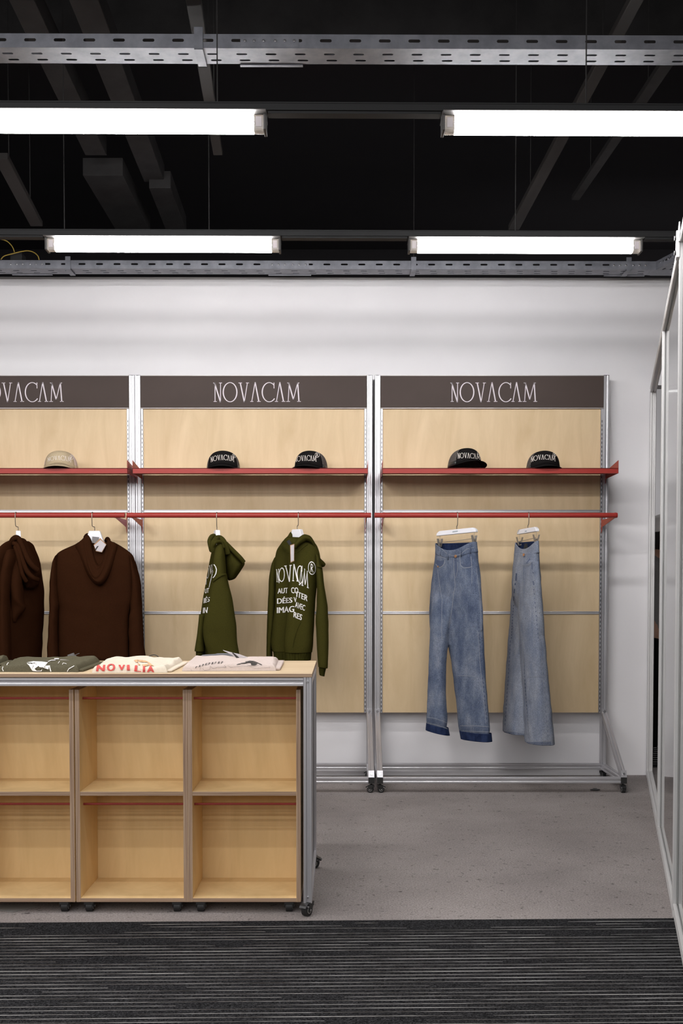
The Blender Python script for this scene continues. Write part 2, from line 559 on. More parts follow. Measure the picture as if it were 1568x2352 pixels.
def decal(name, polys_px, bvh, mname, parent, depth, off=.0025):
    """prints lying on the cloth: every corner is dropped onto the surface it is printed on"""
    mb = MB()
    for f in refine(polys_px):
        pts = []
        for (px, py) in f:
            d = ray(px, py)
            hit = bvh.ray_cast(EYE, d)
            if hit[0] is None:
                p = at(px, py, depth)
                loc, nrm, _, _ = bvh.find_nearest(p)
            else:
                loc, nrm = hit[0], hit[1]
            if nrm.dot(d) > 0: nrm = -nrm
            pts.append(loc + (nrm * .5 - d * .5).normalized() * off)
        ds = [p.y for p in pts]
        if max(ds) - min(ds) > .09: continue
        mb.add(pts, [tuple(range(len(pts)))])
    bpy.context.view_layer.update()
    return mb.build(name, mname, parent, fixn=False)

def poly_stroke(pts, w):
    out = []
    for i in range(len(pts) - 1):
        out += seg(pts[i], pts[i + 1], w, 3)
    return out

def smooth_path(pts, n=6):
    """Catmull-Rom through points of any dimension"""
    P = [tuple(p) for p in pts]
    out = []
    for i in range(len(P) - 1):
        p0 = P[max(i - 1, 0)]; p1 = P[i]; p2 = P[i + 1]; p3 = P[min(i + 2, len(P) - 1)]
        for k in range(n):
            t = k / n
            out.append(tuple(.5 * (2 * b + (c - a) * t + (2 * a - 5 * b + 4 * c - d) * t * t + (-a + 3 * b - 3 * c + d) * t ** 3) for a, b, c, d in zip(p0, p1, p2, p3)))
    out.append(P[-1])
    return out

# ------------------------------------------------------------------ cloth shapes
def ring(center, A, B, th, n=44, p=2.3, fold=None, t=0.0):
    pts = []
    for k in range(n):
        a = 2 * pi * k / n
        ca, sa = cos(a), sin(a)
        x = A * math.copysign(abs(ca) ** (2 / p), ca); y = B * math.copysign(abs(sa) ** (2 / p), sa)
        s = 1.0
        if fold: s = fold(a, t)
        x *= s; y *= s
        pts.append(V3((center.x + x * cos(th) - y * sin(th), center.y + x * sin(th) + y * cos(th), center.z)))
    return pts

def level_tube(levels, D, th, A0=None, B0=None, n=44, p=2.3, fold=None, steps=5, dD=0.0, sag=None):
    """levels: (py, xl, xr) rows from top to bottom; A0 half-breadth wanted, B0 half-thickness wanted"""
    L = smooth_path(levels, steps)
    rings = []
    N = len(L)
    for i, row in enumerate(L):
        py, xl, xr = row[:3]
        if len(row) > 3: B0 = row[3]
        y = D + dD
        c = at((xl + xr) / 2, py, y)
        hw = max(abs(at(xr, py, y).x - at(xl, py, y).x) / 2, .004)
        ct, st = abs(cos(th)), abs(sin(th))
        if B0 is not None:
            B = min(B0, hw * .9 / st if st > .05 else 9)
            A = sqrt(max(hw ** 2 - (B * st) ** 2, 1e-6)) / max(ct, .05)
        else:
            A = min(A0, hw * .93 / max(ct, .05))
            B = sqrt(max(hw ** 2 - (A * ct) ** 2, 1e-6)) / max(st, .05)
        rings.append(ring(c, A, B, th, n, p, fold, i / (N - 1)))
    if sag:
        for i in range(min(len(rings), len(sag))):
            for k, q in enumerate(rings[i]):
                a = 2 * pi * k / n
                q.z -= sag[i] * max(0, -sin(a)) ** 1.2 * max(0, sin(a) ** 2)
    return rings

def station_tube(stations, D, n=28, steps=5, fold=None, p=2.2, closed_end=True):
    """stations: (x1,y1,x2,y2,B,dD): two opposite edges in the outline and half-thickness along depth"""
    S = smooth_path(stations, steps)
    rings = []
    for i, (x1, y1, x2, y2, B, dD) in enumerate(S):
        e1 = at(x1, y1, D + dD); e2 = at(x2, y2, D + dD)
        c = (e1 + e2) / 2; ax = (e2 - e1) / 2
        r = []
        for k in range(n):
            a = 2 * pi * k / n
            ca, sa = cos(a), sin(a)
            s = fold(a, i / (len(S) - 1)) if fold else 1
            r.append(c + ax * math.copysign(abs(ca) ** (2 / p), ca) * s + V3((0, 1, 0)) * math.copysign(abs(sa) ** (2 / p), sa) * B * s)
        rings.append(r)
    return rings

def wrinkle(ob, amp, sc, seed=0):
    for v in ob.data.vertices:
        p = v.co * sc + V3((seed, seed * 1.7, 0))
        n = V3((noise.noise(p), noise.noise(p + V3((7.1, 0, 0))), noise.noise(p + V3((0, 9.3, 0))) * .4))
        v.co += n * amp

def folds(k, amp, ph=0, start=.15):
    def f(a, t):
        w = max(0, (t - start) / (1 - start))
        return 1 + amp * w * (sin(k * a + ph + 1.5 * t) + .5 * sin((k * 2 + 1) * a - ph * 2 + t))
    return f

# ================================================================== SETTING
fl = MB().box(-6, 6, -3.5, 12, -.1, 0).build('floor', 'floor', origin=(0, 0, 0))
struct(fl)
ce = MB().box(-6, 6, -3.5, 12, 4.3, 4.4).build('ceiling', 'black_ceiling', origin=(0, 0, 4.3))
struct(ce)
WALLY = YD(1781, 0)
wtop = ZH(643, WALLY)
wx1 = XW(1489, WALLY, .6)
w = MB()
w.box(-6, wx1, 0, .12, 0, wtop); w.box(wx1, 6, 0, .12, ZH(884, WALLY), wtop)
wb = w.build('wall_back', 'wall', local=True)
wb.location = (0, WALLY, 0); wb.rotation_euler = (0, 0, radians(.35))
struct(wb)
t = MB().box(-6, 6, -.004, .124, wtop, wtop + .014).build('trim_1', 'alu_dark', local=True)
t.location = wb.location; t.rotation_euler = wb.rotation_euler
struct(t)
fw = MB().box(-6, 6, 9.6, 9.7, 0, 3.4).build('wall_far', 'wall', origin=(0, 9.6, 0)); struct(fw)
fb = MB().box(-6, 6, 9.62, 9.72, 3.4, 4.3).build('wall_upper', 'black_ceiling', origin=(0, 9.6, 3.4)); struct(fb)

# ================================================================== ENTRANCE MAT
mat_y = YD(2114, .012)
root = thing('entrance_mat', 'black entrance mat with rows of thin metal inlay lines across the foreground floor', 'mat', (0, mat_y, 0), radians(1.2))
MB().box(-3.2, 3.2, -2.9, 0, 0.0005, .012).build('mat_pile', 'pile', root, local=True)
mb = MB()
yy = -.03
random.seed(3)
while yy > -1.6:
    # a strip now and then broken / sunk into the pile
    x = -3.2 + random.uniform(0, .4)
    near = min(1, max(0, (-yy - .02) / .28))
    while x < 3.2:
        ln = random.uniform(.6, 4.5) * (.12 + .9 * near)
        wv = random.uniform(.0008, .0013)
        z1 = .0122 + random.uniform(.0001, .0009)
        tw = random.uniform(-.0012, .0012)
        e = min(x + ln, 3.2)
        ta = min(.25, (e - x) * .3)
        st = [(x, .15, .0114), (x + ta, 1, z1), (e - ta, 1, z1), (e, .15, .0114)]
        for (xa, ka, za), (xb, kb, zb_) in zip(st, st[1:]):
            oa, ob_ = tw * (xa - x) / (e - x), tw * (xb - x) / (e - x)
            mb.add([(xa, yy + oa - wv * ka, .010), (xb, yy + ob_ - wv * kb, .010), (xb, yy + ob_ + wv * kb, .010), (xa, yy + oa + wv * ka, .010),
                    (xa, yy + oa - wv * ka, za), (xb, yy + ob_ - wv * kb, zb_), (xb, yy + ob_ + wv * kb, zb_), (xa, yy + oa + wv * ka, za)],
                   [(4, 5, 6, 7), (0, 1, 5, 4), (2, 3, 7, 6)])
        x = e + random.uniform(-.12, .02) if random.random() < .25 + .7 * near else e + random.uniform(.05, .6) * (1.3 - near)
    yy -= .0262
mb.build('metal_inlay', 'strip', root, local=True)
root = thing('floor_mat', 'dark ribbed floor mat beyond the opening in the glass partition', 'mat', (2.7, 7.6, 0))
MB().box(1.95, 4.2, 6.55, 9.3, .0005, .012).build('mat_pile', 'pile', root)
mb = MB()
for k in range(30): mb.box(1.95, 4.2, 6.6 + k * .085, 6.606 + k * .085, .01, .0135)
mb.build('metal_inlay', 'strip', root)

# ================================================================== RACKS
PA = .034
RY = 6.17          # front plane of the posts
def px_x(px, py, y):
    return at(px, py, y).x
FOOTY = YD(1820, 0) - .005
RAILZ = .0715

def caster(parent, x, y, ztop, r, yaw, brake=True, w=.02):
    """swivel castor: stem + fork; wheel and brake pedal as pieces of it"""
    R = Matrix.Rotation(yaw, 3, 'Z')
    o = V3((x, y, 0))
    L = lambda a, b, c: o + R @ V3((a, b, c))
    ax = R @ V3((1, 0, 0)); ay = R @ V3((0, 1, 0)); az = V3((0, 0, 1))
    tr = .3 * r
    m = MB()
    m.cyl(L(0, 0, (2 * r + ztop) / 2 + .004), az, .0055, ztop - 2 * r + .006, 10)
    m.obox(L(0, 0, 2 * r + .004), ax * w * .75, ay * r * .75, az * .003)
    for s in (-1, 1):
        m.prism([(-r * .75, 2 * r + .006), (r * .75, 2 * r + .006), (tr + r * .45, r * .75), (tr - r * .35, r * .75)], L(s * w * .68 - .0015, 0, 0), ay, az, ax * .003)
    m.prism([(-r * .8, 2 * r + .007), (-r * .8, r * 1.5), (tr - r * .5, 2 * r - .002), (r * .75, 2 * r + .007)], L(-w * .68, 0, 0), ay, az, ax * w * 1.36)
    c = m.build('caster', 'black_plastic', parent, bevel=.001)
    wl = MB()
    wl.cyl(L(0, tr, r), ax, r, w, 24, 0)
    wl.cyl(L(0, tr, r), ax, r * .62, w * 1.06, 20, 1)
    wl.cyl(L(0, tr, r), ax, r * .46, w * 1.12, 18, 0)
    wl.cyl(L(0, tr, r), ax, r * .2, w * 1.55, 10, 1)
    wl.build('caster_wheel', ['black_rubber', 'hub'], c, bevel=.0012)
    if brake:
        b = MB()
        b.prism([(r * .6, 2 * r - .002), (r * 1.55, r * 1.55), (r * 1.75, r * 1.6), (r * 1.5, r * 1.9), (r * .7, 2 * r + .006)], L(-w * .6, 0, 0), ay, az, ax * w * 1.2)
        b.cyl(L(0, r * .95, 1.7 * r), ax, .0025, w * 1.5, 8, 1)
        b.build('brake_pedal', ['black_plastic', 'bolt'], c)
    return c

def standard(xc, parent):
    """U channel with a row of slots"""
    wd = .0135
    m = MB()
    zt, zb = 2.238, ZH(1637, RY)
    slot_cells(m, (xc - wd / 2, RY + .004, zb), (0, 0, 1), (1, 0, 0), zt - zb, wd, .0256, .0135, .0042, [(wd / 2, 0)], rect=True, skip=[(zt - zb - .06, 9)])
    m.box(xc - wd / 2, xc - wd / 2 + .0012, RY + .004, RY + .02, zb, zt)
    m.box(xc + wd / 2 - .0012, xc + wd / 2, RY + .004, RY + .02, zb, zt)
    m.box(xc - wd / 2, xc + wd / 2, RY + .0185, RY + .02, zb, zt, 1)
    return m.build('slotted_standard', ['alu', 'black_plastic'], parent)

TXT, TXT_L = word('NOVACAM')
TXB, _ = word('NOVACAM', G=GLB)

def rack(xl, xr, label, txt_x0, txt_x1, casters_yaw):
    xm = (xl + xr) / 2
    root = thing('display_rack', label, 'display rack', (xm, RY, 0), 0, 'display racks along the back wall')
    zt = ZH(862, RY)
    a = PA
    yc = RY + a / 2
    for x in (xl, xr):
        m = MB(); alu(m, (x, yc, .054), (x, yc, zt), a, (0, 1, 0))
        p = m.build('post', 'alu', root)
        MB().box(x - a * .46, x + a * .46, yc - a * .46, yc + a * .46, zt, zt + .0025).build('end_cap', 'black_plastic', p)
        m = MB(); alu(m, (x, RY, RAILZ), (x, FOOTY - a / 2, RAILZ), a)
        m.build('foot_rail', 'alu', root)
        MB().box(x - a / 2, x + a / 2, FOOTY - a / 2 - .004, FOOTY - a / 2, RAILZ - a / 2, RAILZ + a / 2).build('foot_cap', 'black_plastic', root)
        # sloping brace
        zb = ZH(1640, RY - .012)
        m = MB(); alu(m, (x, RY - .006, zb), (x, FOOTY + .004, RAILZ + a / 2 + .012), a * .92, (0, 1, .3))
        br = m.build('brace', 'alu', root)
        j = MB()
        j.box(x - a * .48, x + a * .48, RY - .013, RY - .001, zb - .004, zb + .03)
        j.cyl((x, RY - .014, zb + .017), (0, 1, 0), .0075, .006, 12, 1)
        j.obox((x, FOOTY - .012, RAILZ + a / 2 + .02), V3((a * .48, 0, 0)), V3((0, .004, .0)), V3((0, .007, .018)))
        j.cyl((x, FOOTY - .017, RAILZ + a / 2 + .02), (0, 1, -.35), .007, .006, 12, 1)
        j.build('brace_joint', ['alu', 'bolt'], br)
    m = MB(); alu(m, (xl + a / 2, yc, RAILZ), (xr - a / 2, yc, RAILZ), a); m.build('back_rail', 'alu', root)
    m = MB(); alu(m, (xl + a / 2, FOOTY, RAILZ), (xr - a / 2, FOOTY, RAILZ), a); m.build('front_rail', 'alu', root)
    for (x, y, i) in ((xl, FOOTY, 0), (xr, FOOTY, 1), (xl, yc, 2), (xr, yc, 3)):
        caster(root, x, y, RAILZ - a / 2 + .002, .0185, casters_yaw[i])
    # panels
    x0, x1 = xl + a / 2 + .015, xr - a / 2 - .015
    zs = ZH(937, RY)
    b0 = ZH(1637, RY)
    r1, r2 = ZH(1174, RY), ZH(1407.5, RY)
    for (za, zb) in ((r1 + .009, zs), (r2 + .009, r1 - .009), (b0, r2 - .009)):
        MB().box(x0, x1, RY + .010, RY + .024, za, zb, 0, {2: 1}).build('back_panel', ['birch', 'ply_edge_h'], root)
    for zc in (r1, r2):
        MB().box(x0, x1, RY + .006, RY + .022, zc - .009, zc + .009).box(x0, x1, RY + .003, RY + .006, zc - .008, zc - .001).box(x0, x1, RY + .003, RY + .006, zc + .004, zc + .008).build('panel_strip', 'alu', root, bevel=.001)
    for x in (xl + a / 2 + .0075, xr - a / 2 - .0075):
        standard(x, root)
    # sign
    sx0, sx1 = xl + a / 2 + .0005, xr - a / 2 - .0005
    s = MB().box(sx0, sx1, RY - .002, RY + .010, zs, zt - .004).build('sign_board', 'sign', root, bevel=.0012)
    MB().box(sx0, sx1, RY - .004, RY + .012, zt - .004, zt).box(sx0, sx1, RY - .004, RY + .004, zs - .004, zs).build('sign_edging', 'alu_dark', s)
    za, zb = ZH(923, RY), ZH(879, RY)
    tx0, tx1 = px_x(txt_x0, 900, RY), px_x(txt_x1, 900, RY)
    m = MB()
    for q in TXT:
        m.prism([(tx0 + (tx1 - tx0) * p[0], za + (zb - za) * p[1]) for p in q], (0, RY - .0022, 0), (1, 0, 0), (0, 0, 1), (0, -.0012, 0))
    m.build('sign_lettering', 'sign_text', s)['label'] = 'pale serif lettering'
    return root

RXs = []
for (pl, pr) in ((None, 302.2), (315.9, 848.5), (867, 1392.5)):
    xr_ = px_x(pr, 900, RY)
    xl_ = px_x(pl, 900, RY) if pl else xr_ - 1.40
    RXs.append((xl_, xr_))
rack(*RXs[0], 'left rolling display rack holding the brown hoodies, cut off by the photo edge', -52, 146, (0, radians(90), 2, 1))
rack(*RXs[1], 'middle rolling display rack with brown sign board above the olive green hoodies', 490.5, 690.5, (0, radians(75), 2, radians(80)))
rack(*RXs[2], 'right rolling display rack with brown sign board above the blue jeans', 1034.5, 1233, (radians(-75), radians(180), radians(20), radians(200)))

# ---------------------------------------------------------------- red shelves and hanging rails
SH_F = 5.875
def shelf(x0, x1, label):
    zt, zb = ZH(1075, SH_F), ZH(1087, SH_F)
    yb = RY - .004
    root = thing('wall_shelf', label, 'shelf', ((x0 + x1) / 2, yb, zb), 0, 'red metal shelves on the racks')
    MB().box(x0, x1, SH_F, yb, zt - .004, zt - .001).box(x0, x1, SH_F, SH_F + .002, zb, zt).box(x0, x1, SH_F + .002, SH_F + .016, zb, zb + .002).build('shelf_tray', 'red', root)
    zf = ZH(1057, SH_F)
    for x, s in ((x0, 1), (x1, -1)):
        poly = [(SH_F, zb), (SH_F, zf), (yb - .01, zt + .012), (yb, zt + .008), (yb, zb - .03), (yb - .010, zb - .028), (yb - .016, zb - .003)]
        MB().prism(poly, (x - (0 if s > 0 else .002), 0, 0), (0, 1, 0), (0, 0, 1), (.002, 0, 0)).build('shelf_bracket', 'red', root)
    return zt - .001
SH_Z = ZH(1075, SH_F) - .001
for (a, b), lb in zip(((-110, 293), (304, 845), (878, 1420)), ('red metal shelf holding the single tan cap on the left rack', 'red metal shelf holding two black caps on the middle rack', 'red metal shelf holding two black caps above the jeans on the right rack')):
    zc = ZH(1081, SH_F)
    xa = XW(a, SH_F, zc) if a > 0 else RXs[0][0] + .03
    shelf(xa, XW(b, SH_F, zc), lb)

RODY = 5.85
RODZ = ZH(1183.5, RODY)
RODR = .0145
def hang_rail(x0, x1, xs, label):
    yb = RY - .004
    root = thing('hanging_rail', label, 'clothes rail', ((x0 + x1) / 2, RODY, RODZ), 0, 'red clothes rails on the racks')
    m = MB(); m.tube([(x0, RODY, RODZ), (x1, RODY, RODZ)], RODR, 22)
    m.build('rail_tube', 'red', root, smooth=False, bevel=.001)
    for x in xs:
        m = MB()
        poly = [(RODY - .004, RODZ - .006), (yb - .014, RODZ - .006), (yb - .014, RODZ + .02), (yb, RODZ + .02), (yb, RODZ - .085), (yb - .012, RODZ - .075), (yb - .02, RODZ - .05), (RODY + .02, RODZ - .016)]
        m.prism(poly, (x - .0012, 0, 0), (0, 1, 0), (0, 0, 1), (.0024, 0, 0))
        m.tube([(x - .004, RODY, RODZ), (x + .004, RODY, RODZ)], RODR + .0014, 22)
        m.build('rail_bracket', 'red', root)
def rx(px): return XW(px, RODY, RODZ)
hang_rail(RXs[0][0] + .01, rx(287), (RXs[0][0] + .04, RXs[0][1] - .033), 'red round clothes rail carrying the two brown hoodies')
hang_rail(rx(291.5), rx(852), (RXs[1][0] + .026, RXs[1][1] - .026), 'red round clothes rail carrying the two olive green hoodies')
hang_rail(rx(859.5), rx(1417), (RXs[2][0] + .026, RXs[2][1] - .026), 'red round clothes rail carrying the two pairs of jeans')

# ================================================================== CAPS
def make_cap(pxc, yc, yaw, label, fabric, net, logo, tilt=0.0, lift_all=0.0, sc=1.0):
    base = V3((XW(pxc, yc, SH_Z), yc, SH_Z + lift_all))
    root = thing('cap', label, 'cap', base, yaw, 'trucker caps on the red shelves')
    A, B, Hc = .096 * sc, .100 * sc, .108 * sc
    n = 64
    def lift(a):      # front edge of the crown is arched up over the brim
        fr = max(0, -sin(a))
        return .030 * fr ** 2.2
    def surf(a, t):   # t 0 bottom .. 1 top ; a angle, front at -90 deg
        e = t * pi / 2
        ce_, se = cos(e) ** .64, sin(e) ** .82
        fr = max(0, -sin(a))
        hb = lift(a)
        k = ce_
        x = A * cos(a) * k * (1 - .02 * t); y = B * sin(a) * k
        y += .012 * fr * (1 - t) * 0
        z = hb + (Hc - hb + .004 * fr) * se
        y += -.010 * sin(e) * 1  # crown leans forward a little
        return V3((x, y, z))
    S = 18
    def part(a0, a1, name, m, closed=False):
        mb = MB()
        cols = []
        K = int(n * (a1 - a0) / (2 * pi)) + 1
        for i in range(S + 1):
            cols.append([surf(a0 + (a1 - a0) * k / K, min(i / S, .995)) for k in range(K + 1)])
        mb.loft(cols, False, False, False)
        return mb.build(name, m, root, local=True, smooth=True, solid=.0022)
    fr = part(radians(-90 - 62), radians(-90 + 62), 'front_panel', fabric)
    # rear mesh panels, with the strap opening at the back
    nt = part(radians(-90 + 62), radians(270 - 62), 'mesh_panel', net)
    # brim
    mb = MB()
    rows = []
    R_ = 26
    for j in range(9):
        v = j / 8
        row = []
        for i in range(R_ + 1):
            u = -1 + 2 * i / R_
            a = radians(-90 + 66 * u)
            p = surf(a, 0)
            out = .066 * sc * (1 - abs(u) ** 2.6)
            d = V3((cos(a) * .45, sin(a), 0)).normalized()
            q = p + d * out * v
            q.z = p.z - .012 * v * (1 - u * u) - .006 * v * v
            q.z = max(q.z, .0005)
            row.append(q)
        rows.append(row)
    mb.loft(rows, False, False, False)
    br = mb.build('brim', fabric, root, local=True, smooth=True, solid=.003)
    # headband low around the sides + rear strap
    mb = MB()
    rr = [[surf(radians(-90 + 62 + 236 * k / 40), t) * 1.012 for k in range(41)] for t in (0, .10)]
    mb.loft(rr, False, False, False)
    mb.build('rear_strap', 'black_plastic' if fabric == 'black_cap' else fabric, root, local=True, smooth=True, solid=.002)
    mb = MB(); mb.tube([(0, -.010, Hc - .002), (0, -.010, Hc + .001), (0, -.010, Hc + .004)], [.009, .008, .004], 14)
    mb.build('top_button', fabric, root, local=True, smooth=True)
    if tilt:
        root.rotation_euler = (tilt[0], tilt[1], yaw)
    bpy.context.view_layer.update()
    bv = bvh_of([fr, nt])
    ox, oy, s, x0, x1, bs, tp, rg = logo
    polys = curve_map(TXB, x0, x1, bs, tp)
    polys += quad_map(reg_mark(), (rg[0] - rg[2], rg[1] + rg[2] * 1.1), (rg[0] + rg[2], rg[1] + rg[2] * 1.1), (rg[0] + rg[2], rg[1] - rg[2] * 1.1), (rg[0] - rg[2], rg[1] - rg[2] * 1.1))
    polys = rescale(polys, ox, oy, s)
    # embroidery is parented in world space
    d = decal('embroidered_name', polys, bv, 'cap_text', None, yc, .0028)
    d.parent = root
    d.matrix_parent_inverse = root.matrix_world.inverted()
    d['label'] = 'cream embroidered lettering'
    return root

CY = 6.0
make_cap(140.5, CY, radians(6), 'tan trucker cap with cream embroidery on the left red shelf', 'tan_cap', 'tan_net', (80, 1020, 12.06, 360, 1005, (485, 440, 510), (385, 322, 372), (1012, 370, 62)))
make_cap(513, CY, radians(2), 'black trucker cap at the left end of the middle red shelf, facing straight out', 'black_cap', 'black_net', (450, 1010, 4.75, 162, 414, (246, 220, 243), (192, 166, 185), (412, 178, 21)))
make_cap(714.5, CY, radians(-16), 'black trucker cap at the right of the middle red shelf, turned a little left', 'black_cap', 'black_net', (450, 1010, 4.75, 1080, 1312, (246, 228, 238), (190, 172, 180), (1320, 168, 25)))
make_cap(1066, CY, radians(24), 'black trucker cap standing taller above the first jeans, turned right', 'black_cap', 'black_net', (1000, 1000, 4.75, 242, 485, (253, 248, 264), (196, 194, 208), (472, 192, 20)), tilt=(radians(-6), radians(4)), lift_all=.012)
make_cap(1246.5, CY, radians(3), 'black trucker cap at the far right end of the right red shelf', 'black_cap', 'black_net', (1000, 1000, 4.75, 1043, 1306, (292, 262, 284), (236, 212, 228), (1297, 210, 21)))

# ================================================================== HANGERS AND GARMENTS
def hook_path(cx, zneck):
    """open hook over the rail, then a cranked stem down to the hanger"""
    pts = []
    r = RODR + .0032
    for k in range(0, 9):
        a = radians(-20 + 200 * k / 8)
        pts.append(V3((cx, RODY + r * cos(a), RODZ + r * sin(a))))
    pts.append(V3((cx, RODY - r, RODZ - .02)))
    return pts

def coat_hanger(pxn, py_top, th, label, logo=None, px_rod=None):
    y = RODY
    n = at(pxn, py_top, y)
    root = thing('clothes_hanger', label, 'hanger', n, 0, 'white hangers on the rails')
    hx = rx(px_rod if px_rod else pxn)
    pts = hook_path(hx, n.z)
    zc = n.z + (RODZ - n.z) * .28
    pts += [V3((hx, y - .012, zc + .006)), V3((hx + (n.x - hx) * .2, y - .010, zc)), V3((n.x, y - .002, zc - .003)), V3((n.x, y, zc - .010)), V3((n.x, y, n.z - .004))]
    MB().tube(pts, .0024, 8).build('hook', 'hook', root, smooth=True)
    c, s = cos(th), sin(th)
    u = V3((c, s, 0)); v = V3((0, 0, 1)); wv = V3((-s, c, 0))
    poly = [(-.030, 0), (.030, 0), (.050, -.055), (.08, -.10), (.112, -.140), (.112, -.155), (.08, -.13), (.03, -.098), (0, -.085), (-.03, -.098), (-.08, -.13), (-.112, -.155), (-.112, -.140), (-.08, -.10), (-.050, -.055)]
    MB().prism(poly, n - wv * .013, u, v, wv * .026).build('hanger_body', 'white_plastic', root, bevel=.003)
    if logo:
        bpy.context.view_layer.update()
        bv = bvh_of([root.children[1]])
        decal('printed_mark', [[(x, yy_) for x, yy_ in q] for q in logo], bv, 'print_grey', root, y, .001)
    return root

def hoodie(label, pxn, py0, body, D, th, A0, fabric, rib, p=2.3, fold=None, B0=None):
    b = at(pxn, py0, D)
    return thing('hoodie', label, 'hoodie', b, 0, 'hoodies on the rails')

def zpx(pts, ox, oy, s):
    return [tuple([ox + q[0] / s, oy + q[1] / s] + list(q[2:])) for q in pts]

def lev(pts, ox, oy, s):
    """(Y, xl, xr) in a magnified crop -> (py, pxl, pxr)"""
    return [tuple([oy + q[0] / s, ox + q[1] / s, ox + q[2] / s] + list(q[3:])) for q in pts]

def sta(pts, ox, oy, s):
    return [(ox + q[0] / s, oy + q[1] / s, ox + q[2] / s, oy + q[3] / s, q[4], q[5]) for q in pts]

# ---- brown hoodie seen from the back
def brown_back():
    D = RODY
    ox, oy, s = 80, 1180, 6.03
    root = hoodie('dark brown hoodie shown from behind, hood and swing tags facing out', 216, 1225, None, D, 0, 0, None, None)
    L = lev([(395, 600, 1100, .03), (430, 540, 1160, .035), (470, 455, 1225, .042), (510, 372, 1285, .05), (555, 312, 1338, .056), (620, 285, 1372, .062), (750, 275, 1392, .07), (1000, 295, 1378, .075), (1200, 310, 1362, .075), (1320, 335, 1325, .075), (1500, 330, 1298, .075), (1800, 325, 1300, .075), (1960, 325, 1302, .075), (2080, 335, 1290, .075)], ox, oy, s)
    mb = MB(); mb.loft(level_tube(L, D, 0, B0=.075, fold=folds(4, .035, 1), steps=4), True, False, False)
    bo = mb.build('body', 'brown_fleece', root, smooth=True); wrinkle(bo, .004, 14)
    mb = MB(); mb.loft(level_tube(lev([(1985, 318, 1310), (2000, 322, 1306), (2190, 345, 1280), (2200, 350, 1275)], ox, oy, s), D, 0, B0=.074, fold=folds(4, .035, 1)), True, False, True)
    mb.build('hem_band', 'brown_rib', root, smooth=True)
    for st in ([(330, 560, 290, 640, .05, 0), (330, 640, 245, 740, .055, 0), (325, 950, 215, 1000, .055, -.005), (345, 1250, 210, 1230, .055, -.01), (335, 1340, 205, 1300, .05, -.015), (318, 1500, 200, 1500, .05, -.02), (320, 1750, 190, 1750, .05, -.02), (330, 2010, 178, 2010, .05, -.02), (330, 2330, 180, 2330, .045, -.02)],
               [(1320, 560, 1365, 640, .05, 0), (1325, 640, 1405, 740, .055, 0), (1345, 950, 1455, 930, .055, -.005), (1330, 1290, 1480, 1250, .055, -.01), (1325, 1350, 1485, 1330, .05, -.015), (1308, 1500, 1495, 1550, .05, -.02), (1310, 1750, 1512, 1750, .05, -.02), (1318, 2010, 1530, 2010, .05, -.02), (1335, 2330, 1530, 2330, .045, -.02)]):
        mb = MB(); mb.loft(station_tube(sta(st, ox, oy, s), D, fold=folds(3, .05, 2, .2)), True, True, True)
        o = mb.build('sleeve', 'brown_fleece', root, smooth=True); wrinkle(o, .004, 18, 3)
        c0 = st[-1]
        e = [(c0[0] + 15 * (1 if c0[0] < c0[2] else -1), c0[1] + 5, c0[2] - 15 * (1 if c0[0] < c0[2] else -1), c0[1] + 5, .04, -.02), (c0[0] + 25 * (1 if c0[0] < c0[2] else -1), c0[1] + 160, c0[2] - 25 * (1 if c0[0] < c0[2] else -1), c0[1] + 160, .034, -.02)]
        mb = MB(); mb.loft(station_tube(sta(e, ox, oy, s), D), True, True, True)
        mb.build('cuff', 'brown_rib', root, smooth=True)
    # hood draped down the back: nested swags
    loops = [((815, 470), (885, 560), (980, 500), .0, .02), ((806, 420), (890, 640), (985, 460), -.02, -.02), ((775, 330), (890, 715), (992, 420), -.04, -.07),
             ((735, 278), (870, 735), (1005, 345), -.05, -.105), ((705, 300), (850, 790), (1025, 345), -.045, -.085), ((680, 320), (832, 880), (1045, 365), -.055, -.135),
             ((650, 350), (845, 905), (1065, 380), -.045, -.105), ((620, 375), (860, 918), (1090, 390), -.055, -.14), ((590, 400), (880, 960), (1120, 405), -.05, -.125), ((560, 425), (890, 1000), (1145, 420), -.045, -.10), ((550, 440), (890, 990), (1150, 435), -.03, -.07)]
    rows = []
    for (l, b, r, de, db) in loops:
        c = (2 * b[0] - .5 * (l[0] + r[0]), 2 * b[1] - .5 * (l[1] + r[1]))
        row = []
        for k in range(33):
            t = k / 32
            x = (1 - t) ** 2 * l[0] + 2 * t * (1 - t) * c[0] + t * t * r[0]
            y = (1 - t) ** 2 * l[1] + 2 * t * (1 - t) * c[1] + t * t * r[1]
            w = sin(pi * t)
            row.append(at(ox + x / s, oy + y / s, D + de * (1 - w) + db * w))
        rows.append(row)
    mb = MB(); mb.loft(rows, False, False, False)
    h = mb.build('hood', 'brown_fleece', root, smooth=True, solid=.006, sub=1)
    # collar behind the hanger neck
    mb = MB(); mb.tube([at(ox + x / s, oy + y / s, D + d) for x, y, d in smooth_path([(700, 330, -.03), (740, 300, .02), (830, 420, .06), (960, 430, .06), (1000, 350, .02), (1020, 370, -.03)])], .012, 10)
    mb.build('collar', 'brown_rib', root, smooth=True)
    # swing tags
    def tagq(pts, d, m, nm):
        a = [at(ox + x / s, oy + y / s, D + d) for x, y in pts]
        mb = MB(); mb.loft([a, [q + V3((0, .0015, 0)) for q in a]]); return mb.build(nm, m, root)
    tagq([(795, 315), (890, 325), (880, 420), (790, 400)], -.072, 'card_grey', 'woven_label')['label'] = 'dark grey label'
    k = tagq([(905, 335), (990, 425), (930, 535), (845, 520), (815, 430)], -.08, 'kraft', 'swing_tag')
    a = [(910, 362), (985, 430), (925, 530), (850, 512), (820, 440)]
